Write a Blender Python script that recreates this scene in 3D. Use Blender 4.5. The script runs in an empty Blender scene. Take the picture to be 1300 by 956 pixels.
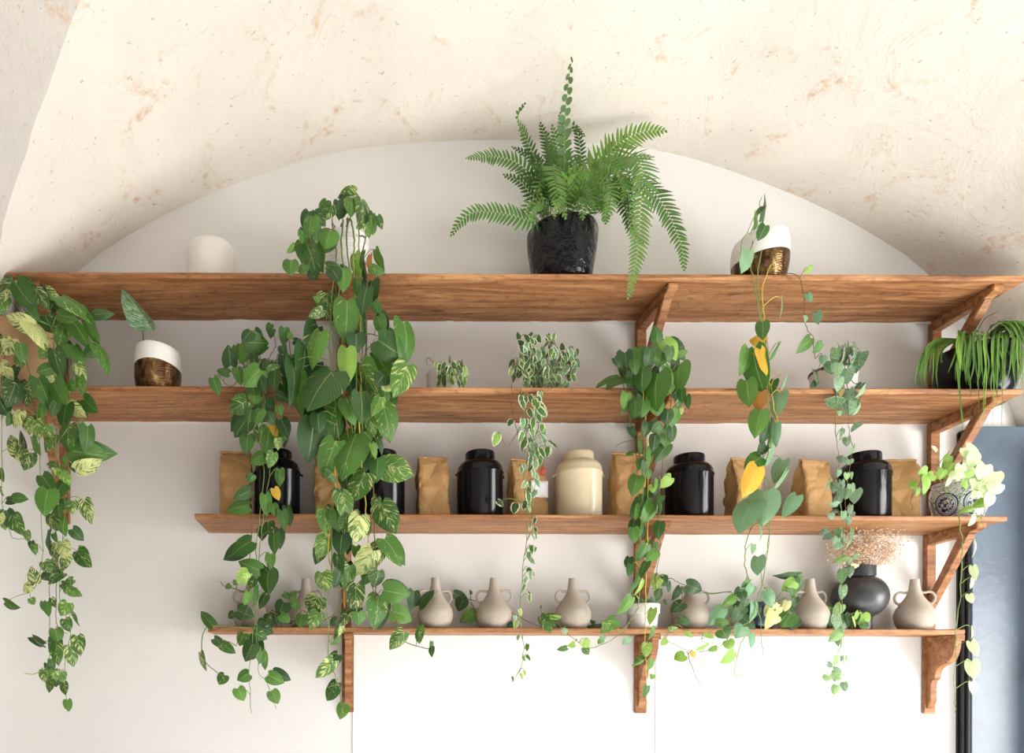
import bpy, bmesh, math, random
from mathutils import Vector, Matrix, Euler, noise
random.seed(11)
scn = bpy.context.scene
col = scn.collection
PI = math.pi
F = 942.0; CX = 430.0; CY = 865.0; ROLL = 0.0033; WY = 2.9   # focal length (px), vanishing point, wall distance

def P(px, py, Y):
    dx = px - CX; dy = CY - py
    return Vector(((dx - ROLL*dy)*Y/F, Y, 1.5 + (dy + ROLL*dx)*Y/F))

# ------------------------------------------------------------------ materials
class NT:
    def __init__(s, name):
        s.m = bpy.data.materials.new(name); s.m.use_nodes = True
        s.n = s.m.node_tree.nodes; s.l = s.m.node_tree.links
        s.b = s.n['Principled BSDF']; s.out = s.n['Material Output']
    def add(s, t, **k):
        x = s.n.new(t)
        for a, v in k.items(): setattr(x, a, v)
        return x
    def coord(s, scale=(1,1,1), kind='Object', rot=(0,0,0)):
        tc = s.add('ShaderNodeTexCoord'); mp = s.add('ShaderNodeMapping')
        mp.inputs['Scale'].default_value = scale; mp.inputs['Rotation'].default_value = rot
        s.l.new(tc.outputs[kind], mp.inputs['Vector']); return mp.outputs[0]
    def noise(s, vec, scale=5, detail=4, rough=.55, dist=0):
        x = s.add('ShaderNodeTexNoise'); x.inputs['Scale'].default_value = scale
        x.inputs['Detail'].default_value = detail; x.inputs['Roughness'].default_value = rough
        x.inputs['Distortion'].default_value = dist
        if vec: s.l.new(vec, x.inputs['Vector'])
        return x.outputs['Fac']
    def ramp(s, fac, stops):
        r = s.add('ShaderNodeValToRGB'); e = r.color_ramp.elements
        while len(e) < len(stops): e.new(.5)
        for i, (p, c) in enumerate(stops):
            e[i].position = p; e[i].color = (c, c, c, 1) if isinstance(c, (int, float)) else (*c, 1)
        s.l.new(fac, r.inputs[0]); return r.outputs[0]
    def mix(s, fac, a, b, mode='MIX'):
        x = s.add('ShaderNodeMix', data_type='RGBA', blend_type=mode)
        for sock, v in ((x.inputs[0], fac), (x.inputs[6], a), (x.inputs[7], b)):
            if hasattr(v, 'links'): s.l.new(v, sock)
            elif isinstance(v, (int, float)): sock.default_value = v
            else: sock.default_value = (*v, 1)
        return x.outputs[2]
    def math(s, op, a, b=0, c=0):
        x = s.add('ShaderNodeMath', operation=op)
        for i, v in enumerate((a, b, c)):
            if hasattr(v, 'links'): s.l.new(v, x.inputs[i])
            else: x.inputs[i].default_value = v
        return x.outputs[0]
    def set(s, k, v):
        if hasattr(v, 'links'): s.l.new(v, s.b.inputs[k])
        elif isinstance(v, (int, float)): s.b.inputs[k].default_value = v
        else: s.b.inputs[k].default_value = (*v, 1)
    def bump(s, h, strength=.2, dist=.01):
        x = s.add('ShaderNodeBump'); x.inputs['Strength'].default_value = strength
        x.inputs['Distance'].default_value = dist
        s.l.new(h, x.inputs['Height']); s.l.new(x.outputs[0], s.b.inputs['Normal'])

def simple(name, c, rough=.5, metal=0, var=.12, scale=14, bump=.15, coat=0, spec=None, bd=.003):
    t = NT(name); v = t.coord()
    n = t.noise(v, scale, 5)
    lo = tuple(x*(1-var) for x in c); hi = tuple(min(1, x*(1+var)) for x in c)
    t.set('Base Color', t.ramp(n, [(.3, lo), (.7, hi)]))
    t.set('Roughness', rough); t.set('Metallic', metal)
    if coat: t.set('Coat Weight', coat); t.set('Coat Roughness', .06)
    if spec is not None: t.set('Specular IOR Level', spec)
    if bump: t.bump(t.noise(v, scale*5, 3), bump, bd)
    return t.m

def wood_mat(name, dark, mid, light, rot=(0,0,0)):
    t = NT(name); v = t.coord((1.3, 13, 13), rot=rot)
    n1 = t.noise(v, 1.6, 8, .62, 1.6)
    n2 = t.noise(t.coord((2.5, 90, 90), rot=rot), 2.2, 4, .6, .3)
    n3 = t.noise(t.coord((1, 1.6, 1.6), rot=rot), 1.4, 3)
    c = t.ramp(n1, [(.28, dark), (.47, mid), (.72, light)])
    c = t.mix(t.math('MULTIPLY', n2, .55), c, dark, 'MIX')
    c = t.mix(t.ramp(n3, [(.35, 0.0), (.7, .35)]), c, mid)
    sw = t.noise(t.coord((2.2, 5, 5), rot=rot), 3.5, 8, .7, 3.0)
    c = t.mix(t.ramp(sw, [(.5, 0.0), (.68, .6)]), c, dark)
    fl = t.math('MULTIPLY', t.ramp(t.noise(t.coord((9, 30, 30), rot=rot), 2.4, 4, .6), [(.735, 0.0), (.75, .8)]), t.ramp(n3, [(.45, 0.0), (.55, 1.0)]))
    c = t.mix(fl, c, (.75,.68,.6))
    t.set('Base Color', c); t.set('Roughness', .5); t.set('Specular IOR Level', .3)
    t.bump(t.math('ADD', n1, n2), .35, .002)
    return t.m

M = {}
M['wood'] = wood_mat('shelf_wood', (.075,.027,.011), (.40,.175,.066), (.76,.44,.20))
M['wood_up'] = wood_mat('bracket_wood', (.10,.036,.015), (.38,.165,.068), (.66,.36,.18), rot=(0, PI/2, 0))
M['edge'] = wood_mat('shelf_edge_wood', (.08,.028,.012), (.3,.12,.05), (.52,.25,.11))

def plaster(name, base, orange, grey, amount):
    t = NT(name); v = t.coord((1, .8, 1))
    big = t.noise(v, 1.7, 5, .6, .4); mid = t.noise(v, 6, 8, .72, .8); fine = t.noise(v, 34, 5, .7)
    c = t.mix(t.ramp(big, [(.42, 0.0), (.66, .55*amount)]), base, grey)
    m1 = t.math('MULTIPLY', t.ramp(mid, [(.56, 0.0), (.68, 1.0)]), t.ramp(fine, [(.42, 0.0), (.6, 1.0)]))
    c = t.mix(t.math('MULTIPLY', m1, amount), c, orange)
    n4 = t.noise(t.coord((1.2, 3.2, 1.2)), 9, 7, .75, 1.2)
    m2 = t.math('MULTIPLY', t.ramp(n4, [(.62, 0.0), (.7, 1.0)]), t.ramp(big, [(.4, 0.0), (.55, 1.0)]))
    c = t.mix(t.math('MULTIPLY', m2, .7*amount), c, (.42,.36,.3))
    n5 = t.noise(v, 60, 2); c = t.mix(t.math('MULTIPLY', t.ramp(n5, [(.69, 0.0), (.74, 1.0)]), .6), c, (.36,.29,.22))
    t.set('Base Color', c); t.set('Roughness', .9); t.set('Specular IOR Level', .1)
    t.bump(t.math('ADD', mid, t.math('MULTIPLY', fine, .4)), .35, .02)
    return t.m
M['vault'] = plaster('vault_plaster', (.79,.755,.69), (.62,.43,.28), (.64,.61,.56), 1.0)
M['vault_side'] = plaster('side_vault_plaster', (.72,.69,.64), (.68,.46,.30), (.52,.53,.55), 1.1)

def wall_mat():
    t = NT('white_wall_paint'); v = t.coord((1, 1, 1))
    n = t.noise(v, 1.3, 5, .6); f = t.noise(v, 40, 4)
    c = t.ramp(n, [(.3, (.745,.745,.73)), (.7, (.80,.80,.785))])
    t.set('Base Color', c); t.set('Roughness', .85); t.set('Specular IOR Level', .15)
    t.bump(t.math('ADD', t.noise(v, 7, 4), t.math('MULTIPLY', f, .3)), .25, .006)
    return t.m
M['wall'] = wall_mat()
M['panel'] = simple('white_panel', (.83,.83,.83), .7, var=.02, scale=3, bump=.05)
M['floor_low_bounce'] = simple('dark_low_bounce_floor', (.13,.09,.06), .5, var=.2, scale=3)  # unseen floor, kept dark to hold back bounced sun
M['floor'] = simple('pale_bounce_floor', (.74,.735,.72), .5, var=.15, scale=3)  # unseen added patch, pale so it throws sun upward
M['blue_door'] = simple('blue_painted_door', (.072,.105,.15), .38, var=.18, scale=6, bump=.4, spec=.6)
M['black_paint'] = simple('black_gloss_paint', (.012,.012,.014), .3, var=.2)
M['black_glaze'] = simple('black_glaze', (.005,.005,.007), .06, var=.3, scale=5, bump=.6, spec=.28, bd=.02)
M['black_enamel'] = simple('black_enamel', (.004,.005,.007), .16, var=.3, scale=6, bump=.05, spec=.25)
M['cream_enamel'] = simple('cream_enamel', (.72,.62,.42), .38, var=.05, scale=12, bump=.1, coat=.2)
M['taupe'] = simple('taupe_ceramic', (.44,.385,.325), .75, var=.07, scale=30, bump=.12, spec=.25)
M['charcoal'] = simple('charcoal_ceramic', (.035,.037,.04), .36, var=.2, scale=30, bump=.2, spec=.6)
M['white_ceramic'] = simple('white_ceramic', (.82,.81,.79), .45, var=.02, bump=.05)
M['bisque'] = simple('white_bisque_ceramic', (.8,.77,.73), .8, var=.02, bump=.08)
M['terracotta'] = simple('pale_terracotta', (.5,.31,.16), .75, var=.18, scale=9, bump=.2)
M['concrete'] = simple('grey_concrete_pot', (.42,.4,.36), .8, var=.1, scale=25, bump=.2)
M['blue_glaze'] = simple('dark_blue_glaze', (.012,.04,.085), .2, var=.3, scale=16, bump=.3, coat=.7)
M['soil'] = simple('potting_soil', (.04,.026,.016), .95, var=.5, scale=50, bump=1)
M['label'] = simple('white_paper_label', (.82,.82,.86), .6, var=.02)
M['print'] = simple('red_print', (.62,.12,.07), .6, var=.2)
M['bronze'] = simple('bronze_luster', (.25,.13,.05), .16, metal=.9, var=.5, scale=40, bump=.9, coat=.4)
M['clear'] = simple('dark_slot', (.02,.02,.02), .5)

def kraft():
    t = NT('kraft_paper'); v = t.coord()
    n = t.noise(v, 9, 6, .6, .5); f = t.noise(t.coord((60, 60, 260)), 2, 3)
    c = t.ramp(n, [(.25, (.40,.225,.085)), (.75, (.55,.34,.15))])
    t.set('Base Color', t.mix(t.math('MULTIPLY', f, .25), c, (.34,.18,.08)))
    t.set('Roughness', .7); t.set('Specular IOR Level', .25)
    vo = t.add('ShaderNodeTexVoronoi'); vo.feature = 'DISTANCE_TO_EDGE'; vo.inputs['Scale'].default_value = 14
    t.l.new(v, vo.inputs['Vector'])
    t.bump(t.math('ADD', n, t.math('MULTIPLY', vo.outputs['Distance'], 1.2)), .9, .014)
    return t.m
M['kraft'] = kraft()

def twotone(name, slope, level, curve):
    # white stoneware dipped at a slant in a bronze lustre glaze
    t = NT(name); tc = t.add('ShaderNodeTexCoord'); sp = t.add('ShaderNodeSeparateXYZ')
    t.l.new(tc.outputs['Object'], sp.inputs[0])
    lim = t.math('ADD', t.math('MULTIPLY', sp.outputs[0], slope), level)
    lim = t.math('SUBTRACT', lim, t.math('MULTIPLY', t.math('MULTIPLY', sp.outputs[0], sp.outputs[0]), curve))
    mask = t.math('LESS_THAN', sp.outputs[2], lim)
    v = t.coord((1,1,1)); n = t.noise(t.coord((1.6,1.6,.7)), 24, 3, .55, .4)
    wv = t.noise(t.coord((18, 18, 130)), 2, 2)
    br = t.ramp(n, [(.35, (.045,.02,.01)), (.58, (.22,.125,.05)), (.75, (.6,.42,.2))])  # mottled bronze, with gold glints and streaky reflections painted into the colour
    t.set('Base Color', t.mix(mask, (.83,.82,.79), br))
    t.set('Metallic', t.math('MULTIPLY', mask, .85))
    t.set('Roughness', t.math('SUBTRACT', .5, t.math('MULTIPLY', mask, .3)))
    t.bump(t.math('MULTIPLY', t.math('ADD', n, wv), mask), .6, .006)
    return t.m

def delft():
    t = NT('blue_painted_white_porcelain'); tc = t.add('ShaderNodeTexCoord'); sp = t.add('ShaderNodeSeparateXYZ')
    t.l.new(tc.outputs['Object'], sp.inputs[0])
    an = t.math('ARCTAN2', sp.outputs[0], t.math('MULTIPLY', sp.outputs[1], -1))
    u = t.math('SUBTRACT', t.math('MODULO', t.math('ADD', t.math('MULTIPLY', an, 1/1.05), 20.62), 1.0), .5)
    du = t.math('MULTIPLY', u, .098); dz = t.math('SUBTRACT', sp.outputs[2], .056)
    d = t.math('SQRT', t.math('ADD', t.math('MULTIPLY', du, du), t.math('MULTIPLY', dz, dz)))
    ring = t.math('LESS_THAN', t.math('ABSOLUTE', t.math('SUBTRACT', d, .040)), .0028)
    ring2 = t.math('LESS_THAN', t.math('ABSOLUTE', t.math('SUBTRACT', d, .033)), .0012)
    inn = t.math('LESS_THAN', d, .029)
    sw = t.ramp(t.noise(t.coord(), 62, 2, .5, 2.2), [(.5, 0.0), (.53, 1.0)])
    out = t.math('MULTIPLY', t.math('GREATER_THAN', d, .043), t.ramp(t.noise(t.coord((1,1,2.2)), 40, 1, .5, 3), [(.56, 0.0), (.585, 1.0)]))
    m = t.math('MAXIMUM', t.math('MAXIMUM', ring, ring2), t.math('MAXIMUM', t.math('MULTIPLY', inn, sw), t.math('MULTIPLY', out, .8)))
    t.set('Base Color', t.mix(m, (.82,.84,.84), (.02,.05,.2)))
    t.set('Roughness', .18); t.set('Coat Weight', .5)
    return t.m
M['delft'] = delft()

def leaf_mat(name, cream=(.68,.74,.30), edge=False, spots=False):
    # each leaf's own colour comes from its mesh ("tint"), alpha = how variegated it is
    t = NT(name); at = t.add('ShaderNodeAttribute', attribute_name='tint')
    uv = t.add('ShaderNodeUVMap', uv_map='UVMap'); sp = t.add('ShaderNodeSeparateXYZ')
    t.l.new(uv.outputs[0], sp.inputs[0])
    fr = t.math('FRACT', sp.outputs[1]); av = t.math('ABSOLUTE', t.math('SUBTRACT', fr, .5))   # v in its own band, av 0..0.45
    along = t.math('SUBTRACT', sp.outputs[0], t.math('MULTIPLY', av, .9))
    cb = t.add('ShaderNodeCombineXYZ')
    t.l.new(t.math('MULTIPLY', along, 9), cb.inputs[0]); t.l.new(t.math('MULTIPLY', sp.outputs[1], 2.2), cb.inputs[1])
    n = t.noise(cb.outputs[0], 1.0, 5, .68, .9)
    thr = t.math('SUBTRACT', .69, t.math('MULTIPLY', at.outputs['Alpha'], .29))
    msk = t.math('MULTIPLY', t.math('SUBTRACT', n, thr), 16)
    x = t.add('ShaderNodeClamp'); t.l.new(msk, x.inputs[0]); msk = x.outputs[0]
    if edge:
        e = t.math('ADD', av, t.math('MULTIPLY', t.math('SUBTRACT', n, .5), .5))
        msk = t.math('GREATER_THAN', e, .325)
    if spots:
        s2 = t.noise(cb.outputs[0], 3.0, 3, .7)
        msk = t.math('MULTIPLY', t.ramp(s2, [(.48, 0.0), (.56, 1.0)]), .75)
    vein = t.math('LESS_THAN', av, .014)
    sv = t.math('SINE', t.math('MULTIPLY', along, 44)); sv = t.math('POWER', t.math('ABSOLUTE', sv), 8)
    c = t.mix(t.math('MULTIPLY', sv, .16), at.outputs['Color'], (.25,.42,.12))
    c = t.mix(msk, c, cream)
    c = t.mix(t.math('MULTIPLY', vein, .55), c, (.4,.55,.2))
    t.set('Base Color', c); t.set('Roughness', .32); t.set('Specular IOR Level', .55)
    t.bump(t.math('ADD', t.math('MULTIPLY', sv, .5), t.math('ADD', vein, t.math('MULTIPLY', n, 1.2))), .4, -.003)
    tr = t.add('ShaderNodeBsdfTranslucent'); t.l.new(c, tr.inputs['Color'])
    ms = t.add('ShaderNodeMixShader'); ms.inputs[0].default_value = .24
    t.l.new(t.b.outputs[0], ms.inputs[1]); t.l.new(tr.outputs[0], ms.inputs[2]); t.l.new(ms.outputs[0], t.out.inputs[0])
    return t.m
M['pothos'] = leaf_mat('pothos_leaf')
M['cream_edge'] = leaf_mat('cream_edged_leaf', (.78,.82,.6), edge=True)
M['satin'] = leaf_mat('silver_spotted_leaf', (.42,.58,.46), spots=True)
def plainleaf(name):
    t = NT(name); at = t.add('ShaderNodeAttribute', attribute_name='tint')
    t.set('Base Color', at.outputs['Color']); t.set('Roughness', .45)
    tr = t.add('ShaderNodeBsdfTranslucent'); t.l.new(at.outputs['Color'], tr.inputs['Color'])
    ms = t.add('ShaderNodeMixShader'); ms.inputs[0].default_value = .3
    t.l.new(t.b.outputs[0], ms.inputs[1]); t.l.new(tr.outputs[0], ms.inputs[2]); t.l.new(ms.outputs[0], t.out.inputs[0])
    return t.m
M['plant'] = plainleaf('plain_leaf')
M['dried'] = simple('dried_blossom', (.80,.58,.41), .9, var=.4, scale=60, bump=0)
M['dry_stem'] = simple('dried_stem', (.5,.3,.17), .9)
M['vine'] = simple('green_vine_stem', (.19,.27,.07), .55, var=.4, scale=9, bump=0)
M['vine_brown'] = simple('brown_vine_stem', (.16,.11,.05), .65, var=.4, scale=9, bump=0)
M['vine_yellow'] = simple('yellow_vine_stem', (.58,.46,.06), .5, var=.2, scale=9, bump=0)

# ------------------------------------------------------------------ mesh helpers
class MB:
    def __init__(s, o=(0,0,0)):
        s.o = Vector(o); s.v = []; s.f = []; s.uv = []; s.c = []; s.mi = []
    def vert(s, p, uv=(0,0), c=(1,1,1,0)):
        s.v.append(tuple(Vector(p) - s.o)); s.uv.append(uv); s.c.append(c); return len(s.v)-1
    def box(s, a, b):
        a = Vector(a); b = Vector(b)
        i = [s.vert((x, y, z)) for x in (a.x, b.x) for y in (a.y, b.y) for z in (a.z, b.z)]
        for q in ((0,1,3,2),(4,6,7,5),(0,4,5,1),(2,3,7,6),(0,2,6,4),(1,5,7,3)): s.f.append([i[k] for k in q])
    def prism(s, pts, x0, x1):            # polygon in (y,z), extruded along x
        n = len(pts)
        A = [s.vert((x0, y, z)) for y, z in pts]; B = [s.vert((x1, y, z)) for y, z in pts]
        s.f.append(A[::-1]); s.f.append(B)
        for i in range(n): s.f.append([A[i], A[(i+1) % n], B[(i+1) % n], B[i]])
    def tube(s, pts, r, n=6, r1=None, tint=(1,1,1,0)):
        pts = [Vector(p) for p in pts]
        if len(pts) < 2: return
        rings = []; up = Vector((.13, .92, .31))
        for i, p in enumerate(pts):
            t = (pts[min(i+1, len(pts)-1)] - pts[max(i-1, 0)])
            if t.length < 1e-7: t = Vector((0,0,1))
            t.normalize(); a = t.cross(up)
            if a.length < .05: a = t.cross(Vector((1,0,0)))
            a.normalize(); b = t.cross(a)
            rr = r if r1 is None else r + (r1-r)*i/(len(pts)-1)
            rings.append([s.vert(p + (a*math.cos(2*PI*k/n) + b*math.sin(2*PI*k/n))*rr, c=tint) for k in range(n)])
        for i in range(len(rings)-1):
            for k in range(n):
                s.f.append([rings[i][k], rings[i][(k+1) % n], rings[i+1][(k+1) % n], rings[i+1][k]])
        s.f.append(rings[0][::-1]); s.f.append(rings[-1])
    def lathe(s, prof, c=(0,0,0), n=40, warp=None):
        rings = []
        for r, z in prof:
            ring = []
            for k in range(n):
                a = 2*PI*k/n; x = r*math.cos(a); y = r*math.sin(a); zz = z
                if warp: x, y, zz = warp(x, y, z)
                ring.append(s.vert((c[0]+x, c[1]+y, c[2]+zz)))
            rings.append(ring)
        for i in range(len(rings)-1):
            for k in range(n): s.f.append([rings[i][k], rings[i][(k+1) % n], rings[i+1][(k+1) % n], rings[i+1][k]])
        s.f.append(rings[0][::-1]); s.f.append(rings[-1])
    def build(s, name, mat, parent=None, smooth=True, bevel=0, loc=None):
        me = bpy.data.meshes.new(name); me.from_pydata(s.v, [], s.f); me.update()
        uvl = me.uv_layers.new(name='UVMap')
        for l in me.loops: uvl.data[l.index].uv = s.uv[l.vertex_index]
        ca = me.color_attributes.new('tint', 'FLOAT_COLOR', 'POINT')
        for i, c in enumerate(s.c): ca.data[i].color = c
        me.materials.append(mat)
        bm = bmesh.new(); bm.from_mesh(me)
        if bevel: bmesh.ops.bevel(bm, geom=list(bm.edges), offset=bevel, segments=2, affect='EDGES', clamp_overlap=True)
        bm.to_mesh(me); bm.free()
        if smooth:
            for p in me.polygons: p.use_smooth = True
            if hasattr(me, 'set_sharp_from_angle'): me.set_sharp_from_angle(angle=math.radians(42))
        ob = bpy.data.objects.new(name, me); col.objects.link(ob)
        if parent is not None:
            ob.parent = parent
        elif loc is not None: ob.location = loc
        return ob

def tag(o, label, cat, group=None, kind=None):
    if label: o['label'] = label
    if cat: o['category'] = cat
    if group: o['group'] = group
    if kind: o['kind'] = kind
    return o
def empty(name, loc, label, cat, group=None, rz=0):
    e = bpy.data.objects.new(name, None); e.empty_display_size = .05; e.location = loc; e.rotation_euler.z = rz
    col.objects.link(e); return tag(e, label, cat, group)
def struct(o): o['kind'] = 'structure'; return o
def copy_tree(o, parent=None):
    c = o.copy(); col.objects.link(c); c.parent = parent
    for ch in [x for x in bpy.data.objects if x.parent == o]: copy_tree(ch, c)
    return c
def smooth_path(pts, k=5):
    pts = [Vector(p) for p in pts]
    if len(pts) < 3: 
        return [pts[0].lerp(pts[-1], i/k) for i in range(k+1)]
    Q = [2*pts[0]-pts[1]] + pts + [2*pts[-1]-pts[-2]]; out = []
    for i in range(1, len(Q)-2):
        a, b, c, d = Q[i-1], Q[i], Q[i+1], Q[i+2]
        for j in range(k):
            t = j/k
            out.append(.5*((2*b)+(c-a)*t+(2*a-5*b+4*c-d)*t*t+(3*b-a-3*c+d)*t**3))
    out.append(pts[-1]); return out

# ------------------------------------------------------------------ shell of the room
# cross-section of the barrel vault at the wall: (offset from crown line px, row px)
half = [(0,177),(60,178),(120,181),(180,187),(235,198),(285,214),(335,232),(385,252),(435,276),(477,300),(510,321),(540,346),(566,374),(590,408),(612,446),(632,486),(646,520),(655,548),(660,580)]
prof = [(637-d-CX, CY-y) for d, y in half[::-1]] + [(637+d-CX, CY-y) for d, y in half[1:]]
def prof_at(t):
    i = min(int(t), len(prof)-2); f = t - i
    return (prof[i][0]+(prof[i+1][0]-prof[i][0])*f, prof[i][1]+(prof[i+1][1]-prof[i][1])*f)
def groin(px, py):                       # depth ratio at which the groin point lies on the barrel
    dx, dy = px-CX, CY-py; best = None
    for k in range(0, 18*20):
        x, y = prof_at(k/20)
        e = abs(math.atan2(dy, -dx) - math.atan2(y, -x))
        if best is None or e < best[0]: best = (e, k/20, math.hypot(dx, dy)/math.hypot(x, y), y)
    return best[2], best[3]
G = [groin(*p) for p in ((0,297),(30,205),(60,110),(100,0))]
samp = [(1.0, CY-580), (1.03, CY-500)] + sorted(G) + [(1.62, 672), (1.9, 686)]
samp[1] = (1.04, (CY-580)*.45 + samp[2][1]*.55)
def zside(s):
    if s > 1.9: s = WY/(2*(WY/1.9) - WY/s)        # mirrored half of the bay
    for (a, za), (b, zb) in zip(samp, samp[1:]):
        if a <= s <= b: return za + (zb-za)*(s-a)/(b-a)
    return samp[-1][1]
K = WY/F
ys = [WY - i*(WY-0.16)/60 for i in range(61)]
mb = MB(); sideL = MB(); sideR = MB(); rows = []; sl = []; sr = []
NP = 72
for Y in ys:
    zs = zside(max(1.0, WY/Y))
    t0 = 0.0
    while prof_at(t0)[1] < zs and t0 < 18: t0 += .01
    row = []
    for i in range(NP+1):
        t = t0 + (36-2*t0)*i/NP
        x, z = prof_at(min(t, 35.999)); row.append(mb.vert((x*K, Y, 1.5+z*K)))
    rows.append(row)
    x0 = prof_at(t0)[0]*K; x1 = prof_at(36-t0-1e-4)[0]*K; zz = 1.5+prof_at(t0)[1]*K
    sl.append([sideL.vert((x0-d, Y, zz)) for d in (0, .3, .8, 1.6, 2.6)])
    sr.append([sideR.vert((x1+d, Y, zz)) for d in (0, .3, .8, 1.6, 2.6)])
for m_, rs in ((mb, rows), (sideL, sl), (sideR, sr)):
    for a, b in zip(rs, rs[1:]):
        for i in range(len(a)-1): m_.f.append([a[i], a[i+1], b[i+1], b[i]])
struct(mb.build('ceiling', M['vault']))
struct(sideL.build('ceiling_left_vault', M['vault_side']))
struct(sideR.build('ceiling_right_vault', M['vault_side']))
w = MB(); w.box((-4.2, WY, 0), (5.4, WY+.12, 4.0)); struct(w.build('wall_back', M['wall'], smooth=False))
w = MB(); w.box((-6, -5, -.1), (7, WY+.1, -.004)); struct(w.build('floor', M['floor_low_bounce'], smooth=False))  # out of view; dark so little light bounces from front and left
w = MB(); w.box((-.1, -.3, -.004), (6, WY, 0)); struct(w.build('floor_bounce_patch', M['floor'], smooth=False))  # added out of view, placed to bounce sunlight up on the right
xr = (637+660-CX)*K; xl = (637-660-CX)*K; zp = 1.5+(CY-580)*K
w = MB(); w.box((xr, 2.72, 0), (xr+1.0, WY, zp)); struct(w.build('wall_right', M['wall'], smooth=False))
w = MB(); w.box((xl-1.0, 2.72, 0), (xl, WY, zp)); struct(w.build('wall_left', M['wall'], smooth=False))
# thin panels, whiter than the wall, under the lowest shelf
for i, (a, b) in enumerate(((448, 803), (832, 1168))):
    w = MB(); w.box(((a-CX)*K, WY-.004, .9), ((b-CX)*K, WY+.01, 1.5+(CY-806)*K)); struct(w.build('trim_%d' % (i+1), M['panel'], smooth=False))
# blue door standing proud of the wall
D = MB(); xd = 2.422; ztop = P(1260, 541, 2.84).z
D.box((xd, 2.84, 0), (xr-.004, WY, ztop)); d = struct(D.build('door_1', M['blue_door'], smooth=False, bevel=.003))
D = MB(); D.box((xd-.004, 2.846, 0), (xd+.002, WY, ztop-.004)); D.box((xd-.010, 2.862, 0), (xd, 2.870, ztop-.01)); D.box((xd-.010, 2.892, 0), (xd, WY, ztop-.01))
D.build('door_side_edge', M['black_paint'], d, smooth=False)

# ------------------------------------------------------------------ shelves
S = {1: dict(Y=2.59, z=1.5+518.7*2.59/F, x=(-1.27, 2.395), t=.019),
     2: dict(Y=2.59, z=1.5+374.2*2.59/F, x=(-1.22, 2.385), t=.018),
     3: dict(Y=2.635, z=1.5+212.6*2.635/F, x=(-.508, 2.372), t=.017),
     4: dict(Y=2.74, z=1.5+68.7*2.74/F, x=(-.483, 2.312), t=.019)}
def board(k):
    s = S[k]; mb = MB((s['x'][0], WY, s['z'])); n = 90; x0, x1 = s['x']; rng = random.Random(k)
    R = []
    for i in range(n+1):
        x = x0 + (x1-x0)*i/n
        wob = .0025*noise.noise((x*3, k*7.1, 0)) + .001*noise.noise((x*22, k, 0))
        yf = s['Y'] + wob; dz = .0012*noise.noise((x*9, 3, k))
        r = .003; zt = s['z']; zb = zt - s['t'] + dz
        if k == 3: x_f = x - (.006 if i == 0 else 0)
        else: x_f = x
        R.append([mb.vert(p) for p in ((x, WY-.001, zt), (x_f, yf+r, zt), (x_f, yf, zt-r), (x_f, yf+.0005, zb+r), (x_f, yf+r, zb), (x, WY-.001, zb))])
    for a, b in zip(R, R[1:]):
        for j in range(6): mb.f.append([a[j], a[(j+1) % 6], b[(j+1) % 6], b[j]])
    mb.f.append(R[0][::-1]); mb.f.append(R[-1])
    return mb
shelf_lab = {1: 'longest orange-brown wooden wall shelf, topmost, under the vault', 2: 'wide wooden wall shelf second from the top, carrying the potted trailing plants',
             3: 'wooden wall shelf carrying the tea canisters and kraft bags', 4: 'thin lowest wooden shelf carrying the taupe two-handled vases, on carved corbels'}
shelf_e = {}
for k in S:
    s = S[k]; e = empty('wall_shelf', (s['x'][0], WY, s['z']), shelf_lab[k], 'shelf', 'wooden wall shelves'); shelf_e[k] = e
    board(k).build('board', M['wood'], e, bevel=0)
    if k < 3:                                       # uneven bead of wall paint where the board meets the wall
        cb = MB(e.location); rn = random.Random(k); x = s['x'][0]+.02; seg = []
        while x < s['x'][1]-.02:
            g = noise.noise((x*4.1, k*5.0, 0)) + .35*noise.noise((x*27, k, 3))
            seg.append((x, .0012+.0085*max(0, g+.12))); x += .012
        for (xa, ra), (xb, rb) in zip(seg, seg[1:]):
            cb.tube([(xa, WY-ra*.8, s['z']-s['t']-.0005), (xb, WY-rb*.8, s['z']-s['t']-.0005)], ra, 6, rb)
        cb.build('paint_bead', M['wall'], e)
def bracket(k, px, plen, blen, xw=.037):
    s = S[k]; e = shelf_e[k]; o = e.location
    z = s['z'] - s['t'] - .001; xa = (px-CX-ROLL*(CY-0))*K + ROLL*CY*K*0 ; xa = (px-CX)*K - ROLL*(z-1.5)
    mb = MB(o); mb.box((xa, WY-.022, z-plen), (xa+xw, WY-.0005, z)); post = mb.build('bracket', M['wood_up'], e, smooth=False, bevel=.002)
    m2 = MB(o); yf = s['Y']+.018
    m2.prism([(WY-.022, z), (WY-.022, z-.04), (yf+.045, z-.034), (yf, z-.02), (yf, z)], xa+.001, xa+xw-.001)
    m2.build('bracket_arm', M['wood'], post, smooth=False, bevel=.002)
    m3 = MB(o); yb = s['Y']+.075
    m3.prism([(yb-.018, z-.034), (yb+.028, z-.036), (WY-.022, z-blen+.045), (WY-.022, z-blen)], xa+.003, xa+xw-.003)
    m3.build('bracket_brace', M['wood_up'], post, smooth=False, bevel=.002)
g12 = S[1]['z']-S[1]['t']-S[2]['z']-.004; g23 = S[2]['z']-S[2]['t']-S[3]['z']-.004; g34 = S[3]['z']-S[3]['t']-S[4]['z']-.004
for px in (76, 432, 806, 1178): bracket(1, px, g12, .27)
for px in (435, 806, 1176): bracket(2, px, g23, .30)
bracket(2, 78, .40, .34)
for px in (434, 804, 1171): bracket(3, px, g34, .29)
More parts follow.
